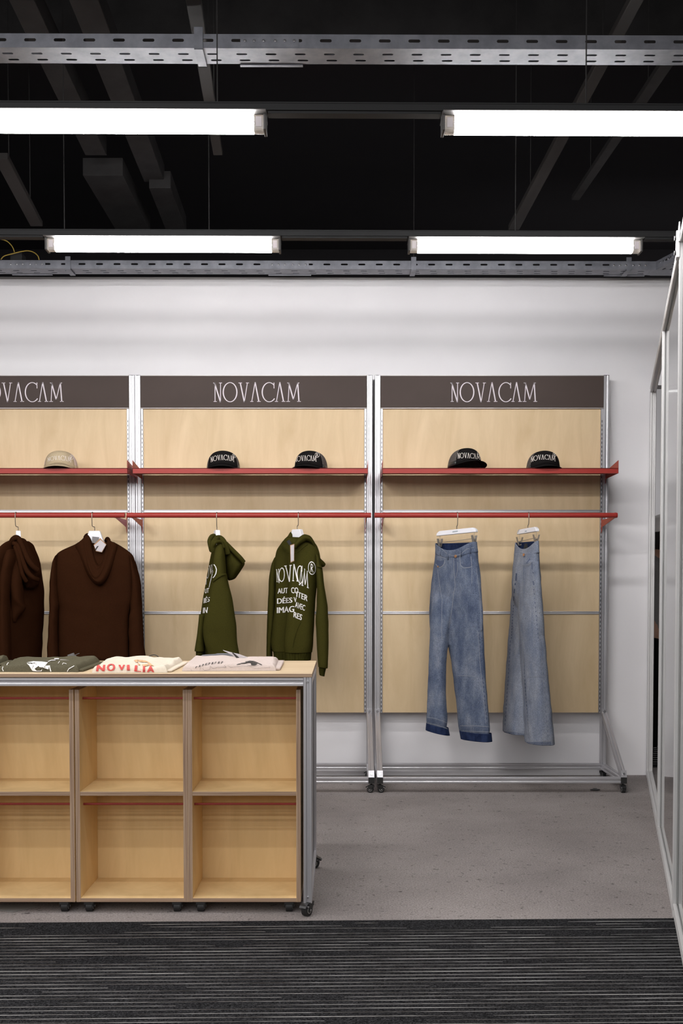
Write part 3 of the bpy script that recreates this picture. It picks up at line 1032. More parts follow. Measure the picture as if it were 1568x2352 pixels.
    mb = MB(); aa = [at(ox + x / s, oy + y / s, D - .0815) for x, y in a]; mb.loft([aa, [q + V3((0, -.0008, 0)) for q in aa]]); mb.build('tag_face', 'card', k)
    mb = MB(); aa = [at(ox + x / s, oy + y / s, D - .083) for x, y in [(860, 450), (885, 445), (845, 505), (830, 500)]]; mb.loft([aa, [q + V3((0, -.0006, 0)) for q in aa]]); mb.build('tag_mark', 'ink', k)
    coat_hanger(217.5, 1219.5, 0, 'white hanger inside the brown hoodie seen from behind', px_rod=212.5)
brown_back()

# ---- brown hoodie turned edge-on at the left
def brown_side():
    D = RODY
    ox, oy, s = 0, 1180, 6.918
    th = radians(-112)
    root = hoodie('dark brown hoodie turned edge-on at the far left, hood drooping right', 42, 1228, None, D, 0, 0, None, None)
    L = lev([(430, 220, 400), (470, 165, 430), (540, 115, 450), (640, 82, 470), (800, 55, 505), (990, 38, 530), (1200, 35, 560), (1400, 35, 572), (1560, 40, 577), (1700, 45, 568), (2000, 40, 545), (2300, 40, 535), (2420, 50, 530)], ox, oy, s)
    mb = MB(); mb.loft(level_tube(L, D, th, A0=.20, fold=folds(5, .03, 2), steps=4), True, True, True)
    bo = mb.build('body', 'brown_fleece', root, smooth=True); wrinkle(bo, .005, 14, 5)
    mb = MB(); mb.loft(station_tube(sta([(115, 600, 215, 560, .05, -.13), (60, 760, 235, 720, .06, -.16), (24, 1000, 185, 1000, .06, -.17), (20, 1400, 150, 1400, .055, -.17), (12, 1900, 160, 1900, .055, -.17), (4, 2350, 165, 2350, .055, -.17), (0, 2500, 165, 2500, .05, -.17)], ox, oy, s), D, fold=folds(3, .05, 1)), True, True, True)
    o = mb.build('sleeve', 'brown_fleece', root, smooth=True); wrinkle(o, .004, 18, 8)
    mb = MB(); mb.loft(station_tube(sta([(150, 640, 330, 700, .04, -.10), (170, 1000, 350, 1050, .05, -.13), (180, 1250, 375, 1400, .05, -.13), (170, 1450, 405, 1500, .04, -.12), (180, 1640, 300, 1640, .03, -.12), (190, 1720, 260, 1720, .015, -.12)], ox, oy, s), D), True, True, True)
    o = mb.build('underarm_fold', 'brown_fleece', root, smooth=True); wrinkle(o, .004, 18, 2)
    # hood
    mb = MB(); mb.loft(station_tube(sta([(235, 500, 290, 372, .05, -.03), (265, 560, 385, 400, .06, -.02), (290, 720, 470, 520, .08, 0), (330, 900, 560, 710, .09, 0), (370, 1060, 632, 930, .09, 0), (410, 1150, 608, 1030, .085, 0), (440, 1195, 590, 1130, .07, 0), (480, 1200, 545, 1185, .03, 0)], ox, oy, s), D, fold=folds(5, .05, 1, 0)), True, True, True)
    h = mb.build('hood', 'brown_fleece', root, smooth=True); wrinkle(h, .006, 22, 4)
    for path, r in (([(185, 450, -.07), (215, 400, -.08), (260, 380, -.08), (310, 420, -.075), (370, 560, -.09), (440, 720, -.105), (520, 830, -.10), (600, 900, -.08)], .016), ([(215, 470, -.085), (280, 520, -.10), (340, 700, -.12), (420, 900, -.125), (520, 1010, -.115), (600, 1050, -.08)], .014), ([(240, 520, -.10), (290, 700, -.13), (350, 950, -.14), (420, 1080, -.12)], .012)):
        mb = MB(); mb.tube([at(ox + x / s, oy + y / s, D + d) for x, y, d in smooth_path(path)], r, 10)
        mb.build('hood_fold', 'brown_fleece', root, smooth=True)
    coat_hanger(42, 1219.5, radians(-72), 'white hanger inside the edge-on brown hoodie at the far left', px_rod=37)
brown_side()

# ---- olive hoodie edge-on
def green_side():
    D = RODY
    ox, oy, s = 430, 1180, 6.918
    th = radians(-74)
    root = hoodie('olive green hoodie turned edge-on, hood sticking out to the right', 498, 1230, None, D, 0, 0, None, None)
    L = lev([(450, 400, 560), (500, 372, 580), (570, 345, 592), (700, 312, 600), (950, 272, 622), (1100, 256, 648), (1300, 228, 688), (1500, 203, 722), (1800, 172, 765), (2000, 155, 788), (2200, 160, 810), (2400, 175, 830)], ox, oy, s)
    mb = MB(); mb.loft(level_tube(L, D, th, A0=.20, fold=folds(3, .02, 1), steps=4), True, True, True)
    bo = mb.build('body', 'green_fleece', root, smooth=True); wrinkle(bo, .004, 12, 1)
    mb = MB(); mb.loft(station_tube(sta([(440, 520, 560, 470, .04, -.11), (420, 700, 590, 640, .06, -.16), (405, 1000, 618, 940, .065, -.18), (398, 1075, 630, 975, .067, -.182), (330, 1400, 705, 1340, .06, -.19), (262, 1720, 762, 1680, .06, -.19), (252, 1900, 785, 1900, .055, -.19), (275, 2060, 800, 2080, .05, -.19), (330, 2230, 822, 2260, .045, -.19), (360, 2420, 835, 2420, .045, -.19)], ox, oy, s), D, p=2.6), True, True, True)
    sl = mb.build('sleeve', 'green_fleece', root, smooth=True); wrinkle(sl, .004, 10, 6)
    mb = MB(); mb.loft(station_tube(sta([(190, 1600, 300, 1600, .04, -.12), (160, 1900, 270, 1900, .045, -.14), (122, 2140, 275, 2150, .045, -.15), (118, 2180, 272, 2190, .044, -.15)], ox, oy, s), D), True, True, True)
    mb.build('sleeve', 'green_fleece', root, smooth=True)
    mb = MB(); mb.loft(station_tube(sta([(138, 2185, 262, 2195, .036, -.15), (140, 2300, 258, 2300, .034, -.15), (142, 2420, 255, 2420, .033, -.15)], ox, oy, s), D), True, True, True)
    mb.build('cuff', 'green_rib', root, smooth=True)
    # shoulder seam
    mb = MB(); mb.tube([at(ox + x / s, oy + y / s, D + d) for x, y, d in smooth_path([(400, 1085, -.246), (470, 1035, -.252), (550, 985, -.25), (622, 962, -.225)])], .0026, 8)
    mb.build('shoulder_seam', 'green_rib', root, smooth=True)
    # hood
    mb = MB(); mb.loft(station_tube(sta([(480, 470, 520, 358, .05, 0), (540, 540, 600, 420, .07, .01), (575, 640, 690, 520, .08, .01), (600, 800, 790, 630, .085, .01), (615, 920, 890, 755, .085, .01), (630, 985, 900, 810, .08, .01), (640, 1030, 850, 900, .07, .01), (655, 1058, 770, 1010, .05, .01), (665, 1062, 720, 1045, .02, .01)], ox, oy, s), D, fold=folds(4, .05, 0, 0)), True, True, True)
    h = mb.build('hood', 'green_fleece', root, smooth=True); wrinkle(h, .004, 22, 4)
    for path, r in (([(385, 590, -.13), (362, 500, -.12), (355, 420, -.09), (390, 360, -.06), (430, 350, -.04)], .0125), ([(405, 600, -.15), (405, 520, -.16), (430, 440, -.15), (490, 385, -.10), (560, 420, -.10), (610, 520, -.10), (640, 640, -.09)], .017), ([(400, 560, -.16), (430, 470, -.175), (490, 440, -.16), (550, 460, -.14), (575, 540, -.13)], .010), ([(610, 470, -.07), (720, 580, -.075), (830, 690, -.075), (895, 770, -.06)], .013)):
        mb = MB(); mb.tube([at(ox + x / s, oy + y / s, D + d) for x, y, d in smooth_path(path)], r, 10)
        mb.build('hood_fold', 'green_fleece', root, smooth=True)
    bpy.context.view_layer.update()
    bv = bvh_of([bo, sl])
    P = []
    def gl(ch, *q):
        w_, g = GLB[ch]
        return quad_map([[(p[0] / w_, p[1]) for p in f] for f in g], *q)
    P += gl('N', (290, 1120), (308, 1120), (318, 870), (302, 870))
    P += gl('O', (306, 1030), (340, 1020), (350, 860), (318, 870))
    P += gl('V', (360, 960), (390, 955), (392, 812), (350, 825))
    P += gl('A', (385, 930), (415, 930), (415, 800), (390, 805))
    P += poly_stroke([(425, 805), (450, 840), (465, 890), (455, 950), (430, 1000), (398, 1028)], 12)
    P += poly_stroke([(408, 930), (385, 1020), (362, 1110), (350, 1168)], 8)
    for txt, q in (('UT', ((283, 1268), (345, 1255), (352, 1178), (285, 1195))), ('IÉS', ((263, 1425), (355, 1395), (365, 1300), (270, 1320))), ('IN', ((250, 1582), (318, 1575), (330, 1485), (255, 1495)))):
        P += quad_map(font_polys(txt), *q)
    d = decal('chest_print', rescale(P, ox, oy, s), bv, 'print_white', root, D)
    d['label'] = 'white lettering seen edge-on'
    coat_hanger(498, 1218, radians(-74), 'white hanger inside the edge-on olive green hoodie', px_rod=498)
green_side()

# ---- olive hoodie three-quarter
def green_front():
    D = RODY
    ox, oy, s = 600, 1200, 6.533
    th = radians(-40)
    root = hoodie('olive green hoodie half turned to the camera with large white chest print', 684, 1228, None, D, 0, 0, None, None)
    L = lev([(225, 420, 650), (270, 350, 740), (320, 300, 800), (390, 245, 842), (470, 212, 868), (600, 190, 880), (700, 190, 868), (900, 205, 835), (1200, 208, 806), (1450, 172, 792), (1650, 148, 783), (1800, 138, 776), (1890, 150, 768), (1940, 165, 762)], ox, oy, s)
    def ff(a, t):
        w = min(1, max(0, (t - .25) / .3))
        d = (a - radians(262) + pi) % (2 * pi) - pi
        g = 1 - .48 * w * math.exp(-(d / .20) ** 2) + .14 * w * math.exp(-((d - .5) / .3) ** 2) - .10 * w * math.exp(-((d + 1.0) / .3) ** 2)
        return g + .02 * w * sin(5 * a + 2 * t)
    mb = MB(); mb.loft(level_tube(L, D, th, B0=.088, fold=ff, steps=5, n=64), True, False, False)
    bo = mb.build('body', 'green_fleece', root, smooth=True, solid=.004); wrinkle(bo, .003, 14, 2)
    L2 = lev([(1915, 165, 762), (1935, 172, 752), (2040, 185, 742), (2060, 190, 738)], ox, oy, s)
    mb = MB(); mb.loft(level_tube(L2, D, th, B0=.084, fold=lambda a, t: ff(a, 1), n=64), True, False, False)
    mb.build('hem_band', 'green_rib', root, smooth=True, solid=.004)
    for st in ([(190, 540, 235, 500, .04, .06), (140, 690, 235, 660, .05, .08), (108, 1000, 225, 1000, .055, .08), (90, 1400, 205, 1400, .055, .07), (80, 1800, 165, 1800, .05, .07), (78, 2070, 165, 2070, .045, .07), (85, 2350, 160, 2350, .04, .07)],
               [(815, 470, 870, 520, .05, -.08), (815, 620, 895, 640, .058, -.10), (815, 700, 912, 700, .06, -.11), (830, 1000, 955, 1000, .06, -.12), (828, 1250, 988, 1230, .058, -.12), (816, 1480, 1004, 1480, .056, -.12), (825, 1650, 1006, 1680, .055, -.12), (838, 1900, 1003, 1900, .052, -.12), (850, 2140, 996, 2160, .05, -.12), (858, 2155, 985, 2185, .045, -.12)]):
        mb = MB(); mb.loft(station_tube(sta(st, ox, oy, s), D, fold=folds(3, .03, 2, .3)), True, True, True)
        o = mb.build('sleeve', 'green_fleece', root, smooth=True); wrinkle(o, .003, 16, 3)
    mb = MB(); mb.loft(station_tube(sta([(862, 2150, 975, 2180, .036, -.12), (864, 2240, 957, 2250, .034, -.12), (872, 2288, 947, 2308, .033, -.12)], ox, oy, s), D), True, True, False)
    mb.build('cuff', 'green_rib', root, smooth=True, solid=.003)
    mb = MB(); mb.tube([at(ox + x / s, oy + y / s, D + d) for x, y, d in smooth_path([(835, 665, -.172), (870, 672, -.172), (912, 690, -.15)])], .0024, 8)
    mb.build('shoulder_seam', 'green_rib', root, smooth=True)
    # hood: rolled edges round the neck and the tip showing behind the shoulder
    mb = MB(); mb.loft(station_tube(sta([(470, 370, 520, 400, .022, -.13), (505, 300, 575, 340, .04, -.12), (560, 225, 640, 300, .05, -.09), (640, 178, 690, 290, .055, -.06), (735, 205, 750, 330, .06, -.04), (800, 300, 780, 400, .06, -.02), (830, 420, 800, 500, .05, 0), (850, 520, 830, 560, .03, .02)], ox, oy, s), D, fold=folds(3, .06, 0, 0)), True, True, True)
    h = mb.build('hood', 'green_fleece', root, smooth=True); wrinkle(h, .003, 24, 4)
    mb = MB(); mb.loft(station_tube(sta([(840, 450, 800, 600, .05, .06), (890, 540, 870, 660, .06, .08), (935, 585, 905, 672, .05, .09), (962, 618, 930, 668, .03, .09), (960, 640, 948, 660, .01, .09)], ox, oy, s), D), True, True, True)
    mb.build('hood_tip', 'green_fleece', root, smooth=True)
    mb = MB(); mb.loft(station_tube(sta([(325, 330, 400, 330, .03, -.02), (340, 260, 440, 290, .04, -.01), (395, 205, 465, 250, .04, .01), (430, 150, 475, 200, .03, .03), (465, 135, 490, 160, .012, .05)], ox, oy, s), D), True, True, True)
    o = mb.build('collar', 'green_fleece', root, smooth=True)
    mb = MB(); mb.loft(station_tube(sta([(440, 250, 560, 250, .01, .03), (450, 320, 560, 300, .03, .0), (470, 345, 520, 340, .02, -.02)], ox, oy, s), D), True, True, True)
    mb.build('neck_lining', 'label_black', root, smooth=True)
    mb = MB(); mb.tube([at(ox + x / s, oy + y / s, D + d) for x, y, d in smooth_path([(300, 350, -.045), (360, 420, -.10), (440, 470, -.135), (540, 450, -.15), (640, 370, -.14), (700, 330, -.12)])], .0022, 8)
    mb.build('neck_seam', 'green_rib', root, smooth=True)
    bpy.context.view_layer.update()
    bv = bvh_of([bo])
    P = []
    def gl(ch, *q):
        w_, g = GLB[ch]
        return quad_map([[(p[0] / w_, p[1]) for p in f] for f in g], *q)
    P += gl('N', (232, 890), (275, 905), (268, 700), (226, 705))
    P += gl('O', (258, 890), (352, 885), (350, 665), (262, 700))
    P += gl('V', (372, 890), (470, 880), (460, 640), (345, 650))
    P += gl('A', (465, 878), (560, 885), (550, 640), (440, 625))
    P += gl('C', (535, 880), (600, 940), (612, 650), (532, 650))
    P += gl('A', (562, 935), (630, 952), (625, 690), (575, 665))
    P += gl('M', (600, 940), (710, 988), (700, 735), (640, 690))
    P += quad_map(reg_mark(), (698, 775), (812, 795), (815, 600), (703, 570))
    for txt, q in (('AUT', ((246, 1068), (398, 1062), (402, 978), (244, 994))), ('CO', ((450, 1060), (558, 1070), (552, 974), (446, 974))), ('ITER', ((524, 1112), (690, 1184), (700, 1100), (530, 1030))),
                   ('DÉES', ((238, 1222), (468, 1202), (468, 1106), (238, 1120))), ('V', ((492, 1195), (528, 1200), (528, 1125), (485, 1120))), ('AVEC', ((502, 1272), (648, 1326), (660, 1244), (510, 1186))),
                   ('IMAG', ((234, 1362), (492, 1342), (494, 1250), (236, 1276))), ('RES', ((480, 1420), (602, 1470), (616, 1386), (488, 1338)))):
        P += quad_map(font_polys(txt), *q)
    d = decal('chest_print', rescale(P, ox, oy, s), bv, 'print_white', root, D, .003)
    d['label'] = 'large white print with three lines of capitals'
    # kangaroo pocket edge
    P = poly_stroke([(600, 1490), (560, 1560), (520, 1660), (490, 1780), (470, 1880)], 6)
    decal('pocket_edge', rescale(P, ox, oy, s), bv, 'green_rib', root, D, .0025)
    # tags
    def flat(pts, d, m, nm, par=root):
        a = [at(ox + x / s, oy + y / s, D + d) for x, y in pts]
        mb = MB(); mb.loft([a, [q + V3((0, .0012, 0)) for q in a]]); return mb.build(nm, m, par)
    k = flat([(430, 340), (495, 320), (492, 580), (438, 605)], -.165, 'kraft', 'swing_tag')
    flat([(438, 350), (490, 332), (487, 572), (442, 592)], -.1665, 'card', 'tag_face', k)
    flat([(378, 285), (420, 258), (455, 318), (420, 345)], -.10, 'label_black', 'woven_label')['label'] = 'black woven neck label'
    coat_hanger(682.5, 1216, th, 'white hanger with small printed mark inside the half-turned olive hoodie', [[(672.5, 1223), (684, 1222.4), (684, 1224.8), (672.5, 1225.4)]], px_rod=685)
green_front()

# ---------------------------------------------------------------- jeans
def fuse(name, tubes, m, parent, voxel=.0045, seed=0, amp=.002, sc=18, smooth=6):
    """closed tubes grown together into one continuous cloth surface"""
    mb = MB()
    for r in tubes: mb.loft(r, True, True, True)
    o = mb.build(name, m, parent)
    md = o.modifiers.new('fuse', 'REMESH'); md.mode = 'VOXEL'; md.voxel_size = voxel
    sm = o.modifiers.new('smooth', 'SMOOTH'); sm.factor = .5; sm.iterations = smooth
    bpy.context.view_layer.update()
    dg = bpy.context.evaluated_depsgraph_get()
    me = bpy.data.meshes.new_from_object(o.evaluated_get(dg))
    o.modifiers.clear(); o.data = me
    me.materials.clear(); me.materials.append(M[m])
    for p in me.polygons: p.use_smooth = True; p.material_index = 0
    wrinkle(o, amp, sc, seed)
    return o

def trouser_hanger(px0, py0, px1, py1, th, pxh, label, clips, mark=None):
    D = RODY
    pm = ((px0 + px1) / 2, (py0 + py1) / 2)
    c = at(pm[0], pm[1], D)
    root = thing('trouser_hanger', label, 'hanger', c, 0, 'white hangers on the rails')
    u = V3((cos(th), sin(th), 0))
    half = abs(at(px1, py1, D).x - at(px0, py0, D).x) / 2 / abs(cos(th))
    a = at(px0, py0, D + half * -sin(th) * -1 * -1)
    e0 = c - u * half; e1 = c + u * half
    # small roll: match the heights seen
    e0.z = ZH(py0, e0.y); e1.z = ZH(py1, e1.y)
    uu = (e1 - e0).normalized(); vv = V3((0, 0, 1)); ww = uu.cross(vv).normalized()
    L = (e1 - e0).length
    hh = .0135
    poly = [(0, -hh), (L, -hh), (L - .004, hh * .2), (L - .022, hh), (.022, hh), (.004, hh * .2)]
    bar = MB().prism(poly, e0 - ww * .011, uu, vv, ww * .022).build('hanger_bar', 'white_plastic', root, bevel=.003)
    hx = rx(pxh)
    pts = hook_path(hx, c.z)
    z2 = c.z + (RODZ - c.z) * .36
    pts += [V3((hx, D - .012, z2 + .006)), V3((hx - .002, D - .010, z2)), V3((c.x - .001, D - .003, z2 - .002)), V3((c.x, D, z2 - .010)), V3((c.x, D, c.z + .006))]
    MB().tube(pts, .0024, 8).build('hook', 'hook', root, smooth=True)
    wires = MB()
    ends = []
    for f in (.07, .93):
        q = e0 + uu * (L * f)
        b = q - vv * .042
        wires.tube([q - vv * hh, b], .0013, 6)
        ends.append(b)
    wires.tube([ends[0] - vv * .012, ends[1] - vv * .006], .0016, 6)
    wires.build('clip_wire', 'clip', root)
    for f, b in zip((0, 1), ends):
        m = MB()
        for sgn in (-1, 1):
            m.obox(b + ww * sgn * .012 - vv * .012, uu * .0075, ww * .0016, (vv * .024 + ww * sgn * .007))
        m.tube([b - uu * .007 - vv * .015, b + uu * .007 - vv * .015], .005, 8)
        m.build('clip', 'clip', root)
    if mark:
        bpy.context.view_layer.update()
        decal('printed_mark', mark, bvh_of([bar]), 'print_grey', root, D, .001)
    return root

def jeans_mid():
    D = RODY
    th = radians(-44)
    root = thing('jeans', 'washed mid blue carpenter jeans with raw dark indigo hems', 'jeans', at(1050, 1250, D), 0, 'jeans on the right rail')
    tor = [(1268, 1003, 1092, .052), (1285, 1002, 1093, .052), (1310, 998.5, 1095.5, .052), (1340, 994.5, 1098, .05), (1380, 991, 1100, .044), (1420, 990, 1102, .032), (1446, 992, 1100, .015)]
    sag = [.045, .044, .043, .042, .040, .036, .032, .028, .024, .020, .016, .012, .008, .005, .003]
    tubes = [level_tube(tor, D, th, B0=.052, steps=5, n=56, fold=folds(6, .015, 1))]
    for st, dd, seed in (([(1320, 1003, 1050, .01), (1370, 993, 1046, .028), (1420, 989.5, 1036, .04), (1450, 988.5, 1031.5, .044), (1475, 987.5, 1028.5, .045), (1520, 985.5, 1024, .045), (1580, 983.5, 1023, .045), (1630, 982, 1024.5, .045), (1655, 981.2, 1026, .045), (1680, 985, 1022, .030)], .03, 1), ([(1300, 1020, 1090, .008), (1350, 1014, 1098, .026), (1400, 1016, 1102, .038), (1425, 1020, 1103.5, .042), (1450, 1026, 1105.5, .045), (1475, 1031.5, 1107, .045), (1520, 1040, 1110, .045), (1580, 1047.5, 1114.5, .045), (1630, 1053.5, 1119, .045), (1672, 1057.5, 1122.5, .044), (1694, 1064, 1119, .030)], -.025, 2)):
        tubes.append(level_tube(st, D, th, B0=.045, steps=6, n=44, fold=folds(3, .05, seed), dD=dd))
    bo = fuse('denim_body', tubes, 'denim_mid', root, seed=3)
    mb = MB()
    wl = level_tube([(1246, 1003, 1090), (1252, 1003, 1090.5), (1262, 1002.8, 1091.5), (1270, 1002.4, 1092.8)], D, th, B0=.0535, steps=3, n=56, fold=folds(6, .012, 1), sag=[.0455, .0455, .045, .044, .043, .040, .036, .033, .03, .027, .024, .021, .019])
    mb.loft(wl, True, False, False)
    wb_ = mb.build('waistband', ['denim_mid', 'denim_dark'], root, smooth=True, solid=.004, offset_mat=1)
    legs = []
    # slanted dark hems
    for lv, dd, k in (([(1666, 980.4, 1027.4), (1675, 979.9, 1028.8), (1683, 979.5, 1030.2)], .03, -.20), ([(1681, 1057.3, 1124.6), (1690, 1059, 1125.5), (1700, 1060.8, 1126.4)], -.025, -.01)):
        rr = level_tube(lv, D, th, B0=.053, steps=4, n=48, dD=dd)
        for r_ in rr:
            xc = sum(p.x for p in r_) / len(r_)
            for p in r_: p.z += k * (p.x - xc) * (1 if p.y < D + dd + .02 else 1)
        mb = MB(); mb.loft(rr, True, False, False)
        h = mb.build('raw_hem', 'denim_dark', root, smooth=True, solid=.002)
        h['label'] = 'dark indigo let-down hem'
        legs.append(h)
    bpy.context.view_layer.update()
    bv = bvh_of([bo, wb_] + legs)
    ox, oy, s = 960, 1180, 8.11
    P = []
    P += poly_stroke([(395, 640), (400, 760), (420, 800), (520, 840)], 9)
    P += poly_stroke([(330, 935), (380, 1000), (440, 990), (480, 940), (500, 860)], 11)
    P += poly_stroke([(785, 690), (780, 840), (790, 950), (840, 1010), (930, 1005), (1000, 985)], 11)
    P += poly_stroke([(440, 650), (560, 760), (660, 780), (790, 760), (900, 660), (1050, 620)], 8)
    P += poly_stroke([(360, 1040), (390, 1250), (420, 1420), (445, 1600), (440, 1900), (440, 2350)], 8)
    P += poly_stroke([(665, 830), (665, 1000), (680, 1180), (690, 1340), (660, 1500), (640, 1700), (600, 1950), (570, 2130)], 9)
    P += poly_stroke([(740, 900), (735, 1050), (700, 1200)], 7)
    P += poly_stroke([(985, 800), (1000, 1000), (1000, 1300)], 8)
    P += poly_stroke([(1080, 1000), (1110, 1250), (1150, 1550), (1165, 1900), (1180, 2300)], 6)
    A1 = rescale(P, ox, oy, s)
    ox2, oy2, s2 = 960, 1450, 4.75
    P = poly_stroke([(650, 0), (665, 150), (670, 300), (690, 500), (710, 700), (735, 950), (740, 1010)], 4)
    P += poly_stroke([(97, 935), (180, 950), (270, 978), (312, 1000)], 5)
    P += poly_stroke([(460, 1032), (600, 1030), (775, 1042)], 5) + poly_stroke([(470, 1088), (620, 1092), (775, 1098)], 6) + poly_stroke([(95, 1000), (190, 1018), (320, 1065)], 6)
    P += poly_stroke([(430, 485), (520, 482), (620, 492)], 4)
    A1 += rescale(P, ox2, oy2, s2)
    decal('stitching', A1, bv, 'stitch', root, D, .002)
    # pockets: dark lining showing at the openings, dark dashes along the seams
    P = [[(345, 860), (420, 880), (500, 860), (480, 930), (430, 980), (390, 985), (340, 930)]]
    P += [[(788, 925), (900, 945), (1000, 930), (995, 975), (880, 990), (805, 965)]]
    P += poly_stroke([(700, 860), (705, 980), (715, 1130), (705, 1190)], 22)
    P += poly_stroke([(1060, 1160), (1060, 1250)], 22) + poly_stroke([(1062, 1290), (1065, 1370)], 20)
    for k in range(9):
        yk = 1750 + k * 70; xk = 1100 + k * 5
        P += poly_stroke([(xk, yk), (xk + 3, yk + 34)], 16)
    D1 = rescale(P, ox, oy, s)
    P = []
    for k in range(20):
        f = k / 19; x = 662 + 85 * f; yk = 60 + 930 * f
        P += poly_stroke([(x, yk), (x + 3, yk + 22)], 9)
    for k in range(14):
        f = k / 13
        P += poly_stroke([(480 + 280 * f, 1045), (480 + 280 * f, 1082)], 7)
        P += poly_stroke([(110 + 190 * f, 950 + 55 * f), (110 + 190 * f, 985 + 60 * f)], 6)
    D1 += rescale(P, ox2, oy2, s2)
    decal('dark_seam_marks', D1, bv, 'stitch_dark', root, D, .0015)
    # belt loops, button, hammer loop
    for (x, y0, y1) in ((400, 590, 770), (545, 690, 860), (790, 650, 800), (965, 600, 740)):
        p = [at(ox + (x + 12 * i) / s, oy + (y0 + (y1 - y0) * i) / s, D - .1) for i in (0, 1)]
        q = []
        for i in (0, .5, 1):
            px, py = ox + (x + 10 * i) / s, oy + (y0 + (y1 - y0) * i) / s
            hit = bv.ray_cast(EYE, ray(px, py))
            loc = hit[0] if hit[0] else at(px, py, D)
            q.append(loc - ray(px, py) * .005)
        MB().tube(q, .0036, 8).build('belt_loop', 'denim_mid', root, smooth=True)
    for (x, y, r) in ((700, 792, .0085), (375, 985, .005)):
        hit = bv.ray_cast(EYE, ray(ox + x / s, oy + y / s))
        if hit[0]:
            MB().cyl(hit[0] - ray(700, 792) * 0 + hit[1] * .002, hit[1], r, .005, 16).build('rivet' if r < .006 else 'button', 'copper', root, bevel=.001)
    a = [at(ox + x / s, oy + y / s, D - .09) for x, y in ((1095, 1600), (1180, 1605), (1185, 1690), (1105, 1695))]
    MB().loft([a, [q + V3((0, .012, 0)) for q in a]]).build('hammer_loop', 'denim_mid', root, bevel=.003)
    trouser_hanger(1007.5, 1226, 1090, 1216.5, th, 1050, 'white clip hanger holding the washed jeans with raw hems', None, [[(1038.8, 1220.5), (1051, 1218.8), (1051, 1221.2), (1038.8, 1222.9)]])
jeans_mid()

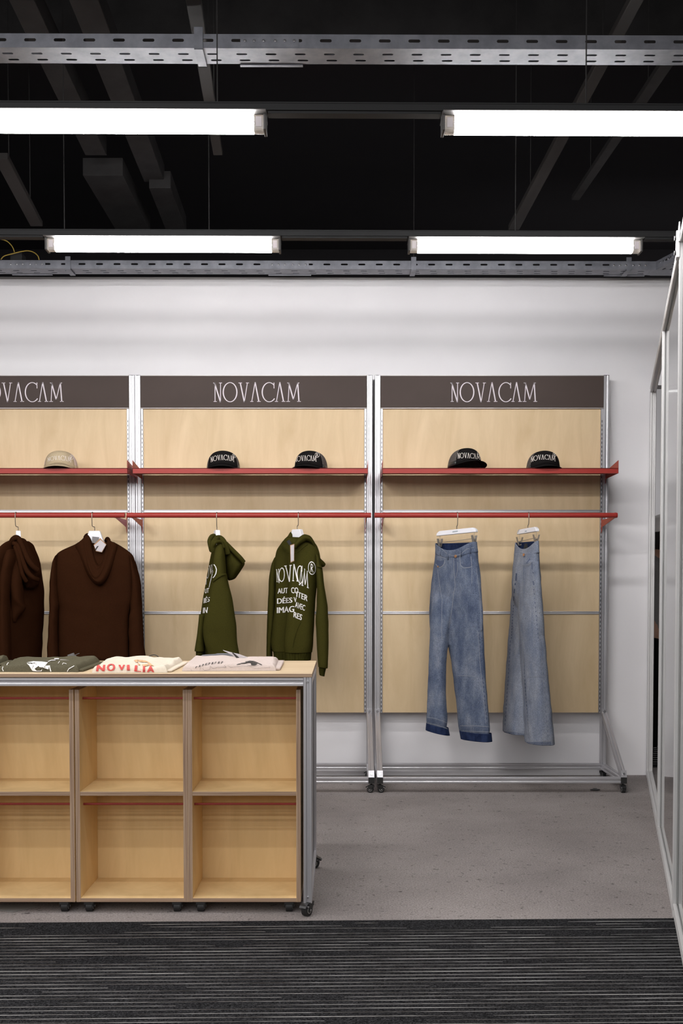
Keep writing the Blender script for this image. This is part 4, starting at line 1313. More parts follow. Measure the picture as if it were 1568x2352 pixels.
def jeans_light():
    D = RODY
    th = radians(-72)
    root = thing('jeans', 'pale blue wide-leg jeans hung edge-on beside the carpenter jeans', 'jeans', at(1208, 1245, D), 0, 'jeans on the right rail')
    tor = [(1270, 1188, 1229.3), (1285, 1186.5, 1230), (1310, 1183, 1232.5), (1340, 1181, 1234), (1380, 1186, 1228), (1420, 1196, 1216)]
    sag = [.035, .034, .033, .032, .03, .027, .024, .02, .016, .012, .009, .006, .003]
    tubes = [level_tube(tor, D, th, A0=.132, steps=5, n=56, fold=folds(6, .02, 1))]
    for st, dd, seed in (([(1310, 1184, 1204), (1370, 1179, 1203), (1420, 1176.5, 1203), (1450, 1174.7, 1203), (1510, 1170, 1205), (1555, 1166.8, 1206.5), (1620, 1161.5, 1208), (1684, 1157.5, 1210)], .075, 3), ([(1290, 1199, 1229.5), (1330, 1197, 1234), (1380, 1196, 1239), (1420, 1196, 1242), (1450, 1197, 1244), (1510, 1199.5, 1249), (1555, 1201.5, 1253), (1620, 1205, 1260), (1707, 1208, 1268)], -.08, 4)):
        tubes.append(level_tube(st, D, th, A0=.11, steps=6, n=44, fold=folds(3, .04, seed), dD=dd))
    bo = fuse('denim_body', tubes, 'denim_light', root, seed=6, amp=.003)
    mb = MB()
    wl = level_tube([(1244, 1191, 1227.5), (1252, 1190, 1228), (1262, 1189, 1229), (1272, 1187.5, 1230)], D, th, A0=.1355, steps=3, n=56, fold=folds(6, .012, 1), sag=[.042, .042, .042, .041, .04, .037, .034, .03, .027, .024, .021, .018, .016])
    mb.loft(wl, True, False, False)
    wb_ = mb.build('waistband', ['denim_light', 'denim_dark'], root, smooth=True, solid=.004, offset_mat=1)
    legs = [wb_]
    bpy.context.view_layer.update()
    bv = bvh_of([bo] + legs)
    ox, oy, s = 1130, 1180, 8.11
    P = poly_stroke([(480, 940), (520, 960), (555, 955)], 9) + poly_stroke([(570, 955), (640, 960), (700, 930), (730, 900)], 12) + poly_stroke([(570, 985), (650, 985), (730, 930)], 6)
    P += poly_stroke([(500, 660), (540, 720), (600, 790), (650, 690), (700, 620)], 10)
    P += poly_stroke([(565, 800), (565, 1000), (570, 1400), (560, 1800)], 8)
    P += poly_stroke([(760, 1100), (790, 1400), (820, 1650), (835, 1900)], 6)
    P += poly_stroke([(560, 1670), (690, 1675)], 5)
    A1 = rescale(P, ox, oy, s)
    ox2, oy2, s2 = 960, 1450, 4.75
    P = poly_stroke([(1128, 0), (1150, 300), (1160, 600), (1185, 900), (1210, 1190)], 5) + poly_stroke([(1320, 0), (1345, 300), (1370, 600), (1400, 900), (1425, 1190)], 4)
    P += poly_stroke([(1180, 1195), (1300, 1200), (1460, 1195)], 6) + poly_stroke([(1150, 505), (1260, 495), (1385, 488)], 4) + poly_stroke([(940, 1085), (1050, 1090), (1160, 1115)], 5)
    A1 += rescale(P, ox2, oy2, s2)
    decal('stitching', A1, bv, 'stitch', root, D, .002)
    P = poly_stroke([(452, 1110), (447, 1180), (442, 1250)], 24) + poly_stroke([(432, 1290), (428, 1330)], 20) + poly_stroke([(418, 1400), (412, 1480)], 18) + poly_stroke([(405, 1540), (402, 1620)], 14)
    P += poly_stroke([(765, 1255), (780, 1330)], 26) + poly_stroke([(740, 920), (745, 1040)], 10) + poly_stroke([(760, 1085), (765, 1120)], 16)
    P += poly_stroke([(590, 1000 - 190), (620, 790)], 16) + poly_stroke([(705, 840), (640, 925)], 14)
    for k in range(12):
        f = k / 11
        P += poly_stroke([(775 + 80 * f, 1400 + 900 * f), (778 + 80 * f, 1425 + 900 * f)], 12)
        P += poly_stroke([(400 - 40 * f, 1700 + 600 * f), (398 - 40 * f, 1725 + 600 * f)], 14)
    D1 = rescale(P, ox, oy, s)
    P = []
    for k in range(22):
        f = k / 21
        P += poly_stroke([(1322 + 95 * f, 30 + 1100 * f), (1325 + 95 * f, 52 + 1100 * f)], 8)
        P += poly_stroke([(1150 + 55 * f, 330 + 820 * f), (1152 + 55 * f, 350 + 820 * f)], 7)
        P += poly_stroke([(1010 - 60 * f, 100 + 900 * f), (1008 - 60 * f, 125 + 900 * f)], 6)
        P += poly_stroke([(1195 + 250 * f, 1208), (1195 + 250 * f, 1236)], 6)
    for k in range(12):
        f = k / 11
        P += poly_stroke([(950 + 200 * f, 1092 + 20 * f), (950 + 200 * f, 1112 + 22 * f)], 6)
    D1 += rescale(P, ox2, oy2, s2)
    decal('dark_seam_marks', D1, bv, 'stitch_dark', root, D, .0015)  # dark denim dashes and patches along the seams
    # neck label at the back waist and button
    a = [at(ox + x / s, oy + y / s, D + .03) for x, y in ((605, 552), (688, 560), (650, 680), (580, 668))]
    lb = MB().loft([a, [q + V3((0, .002, 0)) for q in a]]).build('waist_label', 'label_black', root)
    lb['label'] = 'black woven label at the back waist'
    hit = bv.ray_cast(EYE, ray(ox + 595 / s, oy + 765 / s))
    if hit[0]: MB().cyl(hit[0] + hit[1] * .002, hit[1], .008, .005, 16).build('button', 'copper', root)
    trouser_hanger(1197.5, 1222.5, 1226, 1215, th, 1213, 'white clip hanger holding the pale jeans hung edge-on', None, [[(1205, 1219.5), (1209.5, 1218.7), (1209.5, 1220.7), (1205, 1221.5)]])
jeans_light()

# ================================================================== DISPLAY TABLE
TZ = .854
TF = YD(1547.5, TZ)
TB = YD(1517.5, TZ)
TXR = XW(716.5, TF, TZ)
TXL = TXR - 1.285
TA = .030
def table():
    root = thing('display_table', 'wheeled aluminium frame table with birch plywood top in front of the racks', 'table', ((TXL + TXR) / 2, (TF + TB) / 2, 0))
    tt = .0125
    top = MB().box(TXL, TXR, TF, TB, TZ - tt, TZ, 0, {0: 2, 1: 1}).build('table_top', ['birch_top', 'ply_edge_h', 'ply_edge_h'], root, bevel=.0008)
    zt = TZ - tt - .0005
    a = TA
    yf, yb = TF + a / 2 + .002, TB - a / 2 - .002
    xs = (TXL + a / 2 + .001, TXR - a / 2 - .001)
    zb = .047
    for x in xs:
        for y in (yf, yb):
            m = MB(); alu(m, (x, y, zb), (x, y, zt), a, (0, 1, 0)); p = m.build('leg', 'alu', root)
            if y == yf:
                MB().cyl((x, y - a / 2 + .002, zt - .016), (0, 1, 0), .0035, .004, 12, 0).cyl((x, y - a / 2 + .002, zb + .02), (0, 1, 0), .003, .005, 10, 0).build('bolt', 'bolt', p)
        m = MB(); alu(m, (x, yf + a / 2, zt - a / 2), (x, yb - a / 2, zt - a / 2), a); m.build('side_rail', 'alu', root)
        m = MB(); alu(m, (x, yf + a / 2, zb + a / 2), (x, yb - a / 2, zb + a / 2), a); m.build('side_rail', 'alu', root)
        MB().box(x - .002, x + .002, yf + a / 2, yb - a / 2, zb + a, zt - a).build('side_panel', 'alu_dark', root)
    for y in (yf, yb):
        m = MB(); alu(m, (xs[0] + a / 2, y, zt - a / 2 - .001), (xs[1] - a / 2, y, zt - a / 2 - .001), a); m.build('long_rail', 'alu', root)
    for x, y, yaw in ((xs[0], yf, 0), (xs[1], yf, radians(150)), (xs[0], yb, 1), (xs[1], yb, radians(-95))):
        caster(root, x, y, zb + .002, .0215, yaw, True, .022)
table()

# ---------------------------------------------------------------- plywood cabinets on castors
CF = TF + .038
CD = .27
def cabinet(x0, x1, label):
    zt = ZH(1584, CF); zb = ZH(2072, CF)
    th = .0158
    root = thing('shelf_cabinet', label, 'cabinet', ((x0 + x1) / 2, CF, zb), 0, 'plywood cabinets under the table')
    for a in (x0, x1 - th):
        MB().box(a, a + th, CF, CF + CD, zb, zt, 0, {1: 1, 2: 1}).build('side_panel', ['birch_warm', 'ply_edge_v'], root, bevel=.0006)
    MB().box(x0 + th, x1 - th, CF + CD - .012, CF + CD, zb, zt).build('back_panel', 'birch_warm', root)
    zs0, zs1 = ZH(1828, CF), ZH(1818.5, CF)
    MB().box(x0 + th, x1 - th, CF + .0015, CF + CD - .012, zs0, zs1, 0, {1: 1}).build('shelf', ['birch_warm', 'ply_edge_h'], root, bevel=.0006)
    zq = ZH(2063, CF)
    MB().box(x0 + th, x1 - th, CF + .0005, CF + CD - .012, zb, zq, 0, {1: 1}).build('bottom_panel', ['birch_warm', 'ply_edge_h'], root, bevel=.0006)
    for py in (1603.5, 1846.5):
        yr = CF + .05
        z = ZH(py, yr)
        MB().tube([(x0 + th, yr, z), (x1 - th, yr, z)], .0042, 12).build('rod', 'red', root)
    for x in (x0 + .042, x1 - .042):
        for y in (max(CF + .02, YD(2099, 0) - .012), CF + CD - .05):
            caster(root, x, y, zb + .001, .0195, radians(0 if y < CF + .1 else 20), False, .024)
cz = ZH(1700, CF)
bx = [XW(p, CF, ZH(1584, CF)) for p in (171, 430, 690)]
wA = bx[1] - bx[0]
cabinet(bx[0] - wA - .004, bx[0] - .004, 'left plywood cabinet under the table, cut off by the photo edge')
cabinet(bx[0], bx[1] - .0005, 'middle plywood cabinet of two open shelves under the table')
cabinet(bx[1], bx[2], 'right plywood cabinet of two open shelves beside the table leg')

# ================================================================== FOLDED T-SHIRTS
def shirt(label, cr, h, m, seed, amp=.006, layers=2):
    P = [on(px, py, TZ) for px, py in cr]     # FL FR BR BL
    c = sum(P, V3()) / 4
    root = thing('folded_tshirt', label, 't-shirt', (c.x, c.y, TZ), 0, 'folded t-shirts on the table')
    mb = MB()
    nu, nv = 64, 40
    ease = lambda q: q ** 2 * 2 * .8 + .2 * q if q < .5 else 1 - ((1 - q) ** 2 * 2 * .8 + .2 * (1 - q))
    rows = []
    for j in range(nv + 1):
        v = ease(j / nv)
        row = []
        for i in range(nu + 1):
            u = ease(i / nu)
            p = (P[0] * (1 - u) + P[1] * u) * (1 - v) + (P[3] * (1 - u) + P[2] * u) * v
            d = min(u * 16, (1 - u) * 16, v * 24, (1 - v) * 10, 1)
            e = sqrt(max(0, 1 - (1 - d) ** 2)) if d < 1 else 1
            q = V3((p.x * 9 + seed, p.y * 12, seed))
            wr = 1.2 * noise.noise(q) + .5 * noise.noise(q * 2.7) + 1.3 * abs(noise.noise(V3((p.x * 14 + seed, p.y * 7, 3.3))))
            z = h * e * (.92 + .12 * v) + amp * wr * min(1, d * 1.3)
            out = V3((p.x, p.y, TZ + max(z, .0006)))
            if v == 0 or v == 1 or u == 0 or u == 1: out.z = TZ + .0006
            row.append(out)
        rows.append(row)
    mb.loft(rows, False, False, False)
    # flat underside
    base = [rows[0][0], rows[0][-1], rows[-1][-1], rows[-1][0]]
    mb.add(base, [(3, 2, 1, 0)])
    o = mb.build('folded_body', m, root, smooth=True, fixn=True)
    # lower layer peeping out at the fold
    s_ = MB()
    q = [P[0] + V3((.012, .012, 0)), P[1] + V3((.014, .016, 0)), P[2] + V3((.022, -.01, 0)), P[3] + V3((.0, -.01, 0))]
    q = [V3((a.x, a.y, TZ + .0008)) for a in q]
    s_.loft([q, [a + V3((0, 0, h * .36)) for a in q]])
    s_.build('under_layer', m, root, bevel=.004)
    bpy.context.view_layer.update()
    return root, o

r1, o1 = shirt('olive folded t-shirt cut off at the left photo edge', [(-95, 1531), (-4, 1531), (20, 1521), (-60, 1521)], .024, 'olive_tee', 3.1)
r2, o2 = shirt('olive folded t-shirt with white animal head print', [(-6, 1543.5), (180, 1544), (230, 1524), (40, 1522)], .024, 'olive_tee', 5.2, .007)
bv = bvh_of([o2])
ox, oy, s = 0, 1490, 6.272
P = [[(375, 205), (430, 197), (480, 250), (455, 300), (420, 245)], [(430, 197), (480, 187), (560, 250), (490, 255)], [(480, 187), (600, 192), (640, 250), (560, 250)], [(600, 192), (690, 203), (660, 238), (640, 250)],
     [(490, 250), (560, 250), (530, 270), (500, 290), (470, 320), (455, 300)], [(560, 250), (640, 250), (610, 275), (565, 265)], [(640, 250), (705, 245), (700, 300), (650, 285), (610, 275)], [(470, 320), (500, 290), (530, 320), (520, 326)], [(530, 320), (590, 318), (610, 290), (600, 325), (520, 327)]]
P += poly_stroke([(45, 262), (35, 290), (50, 325)], 10) + poly_stroke([(125, 205), (105, 222), (100, 242)], 8) + poly_stroke([(710, 245), (722, 290), (735, 330)], 14) + poly_stroke([(1070, 250), (990, 292), (970, 330)], 9)
P += poly_stroke([(860, 185), (835, 218)], 6) + poly_stroke([(900, 235), (910, 210), (960, 225)], 6) + poly_stroke([(690, 190), (740, 172), (800, 170)], 8) + poly_stroke([(780, 150), (850, 150)], 14)
decal('front_print', rescale(P, ox, oy, s), bv, 'print_white', r2, 3.8, .003)['label'] = 'white animal head print'
P = [[(560 + 26 * cos(a), 290 + 22 * sin(a)) for a in [2 * pi * k / 12 for k in range(12)]], [(585, 258), (650, 285), (700, 305), (640, 292)]] + poly_stroke([(640, 262), (655, 272)], 10)
decal('print_detail', rescale(P, ox, oy, s), bv, 'olive_tee', r2, 3.8, .0038)
def strip(pts, y, m, nm, par, thick=.0015):
    a = [at(px, py, y) for px, py in pts]
    return MB().loft([a, [q + V3((0, .001, thick)) for q in a]]).build(nm, m, par)
k = strip([(138, 1515.5), (150, 1516), (197, 1526), (190, 1528.6), (165, 1525)], 3.86, 'card', 'swing_tag', r2)
strip([(143, 1518), (152, 1518.6), (188, 1526.2), (184, 1527)], 3.857, 'ink', 'tag_stripe', k)
mt = MB()
mt.obox(at(164, 1507, 4.05), (.011, 0, .004), (0, .008, 0), (-.003, 0, .009)); mt.obox(at(170, 1510, 4.05), (.008, 0, .003), (0, .006, 0), (-.002, 0, .006)); mt.tube([at(168, 1506, 4.05), at(176, 1503, 4.05), at(182, 1500.5, 4.05)], .001, 6)
mt.tube([at(160, 1509, 4.05), at(150, 1515, 4.05), at(146, 1518.5, 4.05)], .002, 6)
o = mt.build('security_tag', 'card_grey', origin=tuple(on(158, 1520, TZ)))
tag(o, 'small grey clip standing behind the olive t-shirt with the animal print', 'clip')

r3, o3 = shirt('cream folded t-shirt with red block letters along its front fold', [(211, 1546), (384, 1545), (420, 1524), (250, 1521)], .022, 'cream_tee', 8.8, .007)
bv = bvh_of([o3])
ox, oy, s = 190, 1490, 6.272
P = []
for ch, q in (('N', ((190, 326), (316, 324), (326, 238), (204, 240))), ('O', ((345, 322), (466, 318), (470, 222), (350, 226))), ('V', ((513, 310), (608, 308), (610, 238), (513, 240))), ('I', ((634, 314), (680, 314), (674, 238), (636, 240))), ('L', ((740, 328), (842, 334), (842, 250), (752, 244))), ('I', ((862, 340), (900, 338), (898, 254), (868, 252))), ('A', ((916, 348), (1036, 348), (1010, 252), (945, 252)))):
    P += quad_map(font_polys(ch, .055 if ch != 'I' else .005), *q)
decal('front_print', rescale(P, ox, oy, s), bv, 'red_print', r3, 3.7, .003)['label'] = 'red block letters'
P = [[(735, 170), (780, 163), (800, 200), (770, 205)], [(780, 163), (900, 175), (930, 200), (870, 200), (820, 195)], [(900, 175), (960, 205), (1025, 255), (960, 250), (930, 200)], [(790, 205), (830, 235), (800, 245)], [(850, 235), (930, 225), (950, 250), (880, 262)]]
decal('print_detail', rescale(P, ox, oy, s), bv, 'peach_print', r3, 3.7, .003)
o = MB().tube([at(ox + x / s, oy + y / s, 4.05) for x, y in smooth_path([(820, 152), (900, 130), (980, 98), (1030, 88), (1075, 105), (1092, 128), (1082, 150), (1060, 175)])], .0016, 8).build('black_cord', 'black_cord', origin=tuple(on(350, 1519, TZ)), smooth=True)
tag(o, 'thin black cord looping up behind the cream t-shirt', 'cord')

r4, o4 = shirt('pale pink grey folded t-shirt with black line drawing at the right', [(418, 1542), (634, 1541), (640, 1522), (444, 1520)], .026, 'pink_tee', 12.4, .005)
bv = bvh_of([o4])
ox, oy, s = 400, 1480, 6.03
P = []
random.seed(11)
for k in range(9):
    x0 = 295 + k * 44; y0 = 325 - 62 * (1 - (1 - k / 8) ** 2)
    P += poly_stroke([(x0, y0 + 6), (x0 + 12 + 6 * (k % 3), y0 - 16)], 7) + poly_stroke([(x0 + 4, y0 - 14), (x0 + 30, y0 - 18)], 5) + (poly_stroke([(x0 + 10, y0), (x0 + 30, y0 - 4)], 5) if k % 2 else [])
P += [[(1030 + random.uniform(-60, 90), 245 + random.uniform(-10, 20)) for _ in range(3)] for _ in range(6)]
P += poly_stroke([(865, 285), (930, 268), (1000, 262), (1040, 235), (1100, 240), (1160, 265), (1215, 290)], 8)
P += [[(1060, 270), (1110, 252), (1150, 275), (1110, 295), (1065, 290)]]
decal('front_print', rescale(P, ox, oy, s), bv, 'ink', r4, 3.8, .003)['label'] = 'black line drawing'
P = poly_stroke([(230, 350), (250, 375), (355, 372), (360, 325)], 4) + poly_stroke([(395, 335), (415, 362), (490, 352), (500, 305), (540, 338), (600, 318), (720, 318), (690, 290)], 4)
P += poly_stroke([(740, 295), (780, 320), (860, 310), (960, 300), (1050, 310), (1120, 335), (1250, 325), (1330, 320)], 3) + poly_stroke([(1000, 280), (1060, 300), (1180, 290)], 4)
decal('print_detail', rescale(P, ox, oy, s), bv, 'ink_soft', r4, 3.8, .003)
k = strip([(512, 1494), (530, 1499), (548, 1503), (582, 1515.5), (560, 1514), (545, 1513), (530, 1503)], 3.98, 'card', 'swing_tag', r4)
strip([(533, 1500), (535.5, 1500), (549, 1511), (543, 1511.5)], 3.977, 'ink', 'tag_string', k)
a = on(500, 1519.5, TZ)
g = MB()
pts = [at(px, py, 4.135) for px, py in ((459, 1512), (462, 1505), (475, 1503.8), (492, 1503), (497, 1501.5), (522, 1500.8), (533, 1505), (536, 1513), (536, 1518), (459, 1518))]
for q in pts: q.z = max(q.z, TZ + .0007)
g.loft([pts, [q + V3((0, .028, 0)) for q in pts]])
o = g.build('plastic_pouch', 'grey_plastic', origin=tuple(a), bevel=.003)
tag(o, 'grey plastic pouch lying behind the pale pink t-shirt', 'pouch')

# ================================================================== OVERHEAD : trays, lamps, ducts
def tray(py_face_bottom, label, x0, x1, rot, start, joints, clips, bend=None, group='perforated cable trays under the ceiling'):
    zt = 2.98
    y = YD(py_face_bottom, zt)
    root = thing('cable_tray', label, 'cable tray', (0, y, zt), rot, group)
    h, wd = .047, .104
    L = x1 - x0
    X0 = V3((x0, 0, 0))
    def sect(name, o, u, v, w_, L, skip, st, sk2=()):
        """U section: front face, floor, back face"""
        m = MB()
        slot_cells(m, o, u, (0, 0, 1), L, h, .1, .04, .0105, [(h * .55, 0)], st, skip)
        m.v = m.v
        n0 = len(m.v)
        slot_cells(m, o, u, v, L, wd, .1, .037, .011, [(wd * .36, .012), (wd * .75, .02)], st)
        slot_cells(m, V3(o) + V3(v) * wd, u, (0, 0, 1), L, h, .1, .04, .0105, [(h * .55, 0)], st)
        ob = m.build(name, 'galv', root, local=True, solid=.0014, fixn=False)
        return ob
    sect('tray_channel', X0, (1, 0, 0), (0, 1, 0), None, L, joints, start)
    # rolled top lips
    MB().box(x0, x1, 0, .008, h - .0015, h).box(x0, x1, wd - .008, wd, h - .0015, h).build('tray_lip', 'galv', root, local=True)
    for (j0, j1) in joints:
        m = MB()
        m.box(j0, j1, -.003, -.0005, .004, h * .8)
        m.box(j0, j1, .003, wd, -.0035, -.0018) if False else None
        pl = m.build('splice_plate', 'galv', root, local=True, bevel=.0006)
        b = MB()
        n = 6
        for k in range(n):
            x = j0 + (j1 - j0) * (.10 + .80 * k / (n - 1)) + (.004 if k > 2 else -.004)
            b.cyl((x, -.0055, h * .48), (0, 1, 0), .0052, .006, 12)
            b.cyl((x, -.009, h * .48), (0, 1, 0), .003, .005, 8)
        b.build('bolt', 'bolt', pl, local=True, smooth=False)
        MB().box(j0 - .01, j1 + .01, wd, wd + .012, -.004, -.001).build('splice_lip', 'galv', root, local=True)
    for (cx, up) in clips:
        m = MB()
        m.box(cx - .0145, cx + .0145, -.008, -.0035, -.006, h + .02)
        m.box(cx - .0145, cx + .0145, -.008, wd + .006, -.008, -.004)
        m.box(cx - .0145, cx + .0145, wd + .002, wd + .006, -.008, h + .02)
        m.build('tray_hanger', 'galv', root, local=True)
    if bend:
        # branch running back toward the camera at the corner
        o = V3((bend, 0, 0))
        m = MB()
        slot_cells(m, o, (.30, -.954, 0), (0, 0, 1), 2.2, h, .1, .04, .0105, [(h * .55, 0)], .06)
        slot_cells(m, o, (.30, -.954, 0), (.954, .30, 0), 2.2, wd, .1, .037, .011, [(wd * .36, .012), (wd * .75, .02)], .06)
        slot_cells(m, o + V3((.954, .30, 0)) * wd, (.30, -.954, 0), (0, 0, 1), 2.2, h, .1, .04, .0105, [(h * .55, 0)], .06)
        m.build('tray_branch', 'galv', root, local=True, solid=.0014, fixn=False)
        m = MB()
        m.box(bend - .002, bend + .14, 0, .11, -.0015, 0)
        m.build('tray_corner', 'galv', root, local=True)
        b = MB()
        for k in range(6):
            q = o + V3((.30, -.954, 0)) * (.05 + .035 * k) + V3((-.006, -.002, h * .5))
            b.cyl(q, (.954, .3, 0), .005, .008, 10)
        b.build('bolt', 'bolt', root, local=True)
    return root, y, zt

def tx(px, py, zt): return on(px, py, zt).x
zt = 2.98
y1t = YD(112, zt)
T1, y1t, _ = tray(112, 'galvanised perforated cable tray close to the top of the photo', -2.6, 2.6, radians(.35), (on(40, 97, zt + .03).x + 2.6) % .1, [(on(549, 97, zt).x, on(685, 97, zt).x)], [(on(452.5, 97, zt).x, 1)])
y2t = YD(618, zt)
bend_x = on(1507, 618, zt).x
T2, y2t, _ = tray(618, 'galvanised perforated cable tray above the top edge of the white wall', -4.0, bend_x, radians(.3), (on(130, 607, zt + .03).x + 4.0) % .1, [(on(8, 607, zt).x, on(95, 607, zt).x), (on(615, 607, zt).x, on(708, 607, zt).x), (on(1412, 607, zt).x, on(1500, 607, zt).x)], [(on(148, 607, zt).x, 1), (on(952, 607, zt).x, 1), (on(1454, 607, zt).x, 1)], bend=bend_x)

# lamps -------------------------------------------------
LZ = 2.665
LY1 = YD(288, LZ)
LY2 = YD(566, LZ)
LROT = radians(.55)
LEN = 1.035
def make_lamp(loc, label):
    root = thing('fluorescent_lamp', label, 'lamp', loc, LROT, 'fluorescent lamps in two rows')
    hl = LEN / 2
    MB().box(-hl, hl, -.058, .058, .0245, .0275).box(-hl, hl, -.024, .024, .0275, .038).build('lamp_housing', 'lamp_metal', root, local=True, bevel=.0015)
    # diffuser: rounded trough
    poly = []
    for k in range(13):
        a = radians(180 + 180 * k / 12)
        ca, sa = cos(a), sin(a)
        poly.append((.021 * math.copysign(abs(ca) ** .55, ca), -.004 + .022 * math.copysign(abs(sa) ** .6, sa)))
    poly += [(.021, .024), (-.021, .024)]
    MB().prism(poly, (-hl + .042, 0, 0), (0, 1, 0), (0, 0, 1), (LEN - .084, 0, 0)).build('diffuser', 'tube', root, local=True)
    for sgn in (-1, 1):
        x = sgn * hl
        m = MB()
        a0, a1 = sorted((x - sgn * .0405, x - sgn * .010))
        m.prism(poly, (a0, 0, 0), (0, 1, 0), (0, 0, 1), (a1 - a0, 0, 0))
        c = m.build('end_cover', 'clear', root, local=True)
        m = MB()
        b0, b1 = sorted((x - sgn * .009, x))
        m.prism([(-.030, -.026), (.030, -.026), (.030, .030), (-.030, .030)], (b0, 0, 0), (0, 1, 0), (0, 0, 1), (b1 - b0, 0, 0))
        m.build('end_cap', 'lamp_metal', root, local=True, bevel=.002)
        m = MB()
        c0, c1 = sorted((x - sgn * .034, x - sgn * .016))
        m.box(c0, c1, -.0225, -.0212, -.014, .018); m.cyl((x - sgn * .039, -.0212, .0), (1, 0, 0), .004, .004, 8)
        m.build('lamp_holder', 'card', c, local=True)
    return root
l1r = on(612.5, 288, LZ).x; l1l = on(1014, 288, LZ).x
l2r = on(645, 566, LZ).x; l2l = on(937, 566, LZ).x
def row_loc(xc, y): return (xc, y + xc * tan(LROT), LZ)
L0 = make_lamp(row_loc(l1r - LEN / 2, LY1), 'lit fluorescent lamp nearest the top left, running off the left photo edge')
dup(L0, row_loc(l1l + LEN / 2, LY1), 'lit fluorescent lamp nearest the top right, running off the right photo edge')
dup(L0, row_loc(l2r - LEN / 2, LY2), 'lit fluorescent lamp above the left stretch of the white wall')
dup(L0, row_loc(l2l + LEN / 2, LY2), 'lit fluorescent lamp above the right stretch of the white wall')
for y, lb, er, el in ((LY1, 'black lighting trunking rail over the front pair of lamps', l1r, l1l), (LY2, 'black lighting trunking rail over the rear pair of lamps', l2r, l2l)):
    root = thing('trunking_rail', lb, 'trunking', (0, y, LZ), LROT, 'lighting trunking rails')
    MB().box(-3.6, 3.6, -.024, .024, .0381, .064).box(-3.6, 3.6, -.026, -.024, .059, .064).build('trunking', 'trunk', root, local=True, bevel=.002)
    m = MB()
    for (xa, xb) in ((-3.6, er - LEN - .01), (er + .005, el - .005), (el + LEN + .01, 3.6)):
        m.box(xa, xb, -.018, .018, .030, .0381)
    m.build('trunking_cover', 'trunk', root, local=True)
# drop rods
def drop(px, y, z0, z1, label):
    x = XW(px, y, z0)
    o = MB().tube([(x, y, z0), (x, y, z1)], .0022, 6).build('suspension_rod', 'dark_steel', origin=(x, y, z0))
    tag(o, label, 'rod', 'thin rods hanging from the ceiling')
drop(499, LY1, LZ + .063, 4.3, 'thin rod dropping to the front left lamp rail')
drop(1345, LY1, LZ + .063, 4.3, 'thin rod dropping to the front right lamp rail')
drop(480, LY2, LZ + .063, 4.3, 'thin rod dropping to the rear lamp rail, left of centre')
drop(1183, LY2, LZ + .063, 4.3, 'thin rod dropping to the rear lamp rail, right of centre')
drop(148, LY2, LZ + .063, 4.3, 'thin rod dropping to the rear lamp rail near its left end')
drop(950, y2t, zt + .05, 4.3, 'thin rod dropping to the rear cable tray at its middle clip')

# ducts and struts under the ceiling
def duct(name, label, cat, z, quad, h, m, group=None):
    """quad: image corners of the underside (near-left, near-right, far-right, far-left)"""
    P = [on(px, py, z) for px, py in quad]
    c = sum(P, V3()) / 4
    mb = MB(); mb.loft([P, [p + V3((0, 0, h)) for p in P]])
    o = mb.build(name, m, origin=tuple(c), bevel=.003)
    if 'strut' in name:
        for f in (.2, .8):
            q = (P[0] + P[1]) / 2 * (1 - f) + (P[2] + P[3]) / 2 * f
            k = MB().tube([q + V3((0, 0, h * .5)), V3((q.x, q.y, 4.3))], .0025, 8).build('hanger_rod', 'dark_steel', o)
    return tag(o, label, cat, group)
duct('ceiling_duct', 'dark flat duct under the ceiling, left one of the pair', 'duct', 3.55, [(20, 0), (78, 0), (245, 357), (196, 357)], .10, 'dark_steel', 'dark ducts under the ceiling')
duct('ceiling_duct', 'dark flat duct under the ceiling, right one of the pair', 'duct', 3.55, [(158, 0), (226, 0), (378, 418), (331, 418)], .10, 'dark_steel', 'dark ducts under the ceiling')
duct('ceiling_duct', 'wide dark duct end stepping out beyond the left ceiling duct', 'duct', 3.50, [(190, 403), (282, 403), (345, 532), (268, 532)], .10, 'dark_steel', 'dark ducts under the ceiling')
duct('ceiling_duct', 'narrow dark duct carrying on beyond the right ceiling duct', 'duct', 3.50, [(342, 432), (392, 432), (428, 532), (382, 532)], .10, 'dark_steel', 'dark ducts under the ceiling')
duct('steel_strut', 'grey flat steel strut crossing over the front cable tray', 'strut', 3.09, [(424, -10), (460, -10), (511, 357), (490, 357)], .02, 'grey_strut', 'steel struts under the ceiling')
duct('steel_strut', 'long grey steel strut slanting from the top right toward the rear lamp', 'strut', 3.25, [(1453, -10), (1484, -10), (1192, 528), (1167, 528)], .03, 'grey_strut', 'steel struts under the ceiling')
duct('steel_strut', 'faint dark steel strut at the far right under the ceiling', 'strut', 3.5, [(1530, 130), (1560, 130), (1330, 460), (1312, 460)], .03, 'dark_steel', 'steel struts under the ceiling')
duct('steel_strut', 'dark steel channel at the left edge under the ceiling', 'strut', 3.2, [(-14, 365), (18, 365), (98, 520), (70, 520)], .03, 'grey_strut', 'steel struts under the ceiling')
for (a, b, lb) in (((60, 0), (40, 530), 'dark cross beam of the ceiling at the upper left'),):
    pass
o = MB().box(-6, 6, 5.2, 5.32, 3.9, 4.25).build('ceiling_beam', 'dark_steel', origin=(0, 5.26, 3.9)); tag(o, 'dark beam crossing the whole ceiling behind the lamps', 'beam')

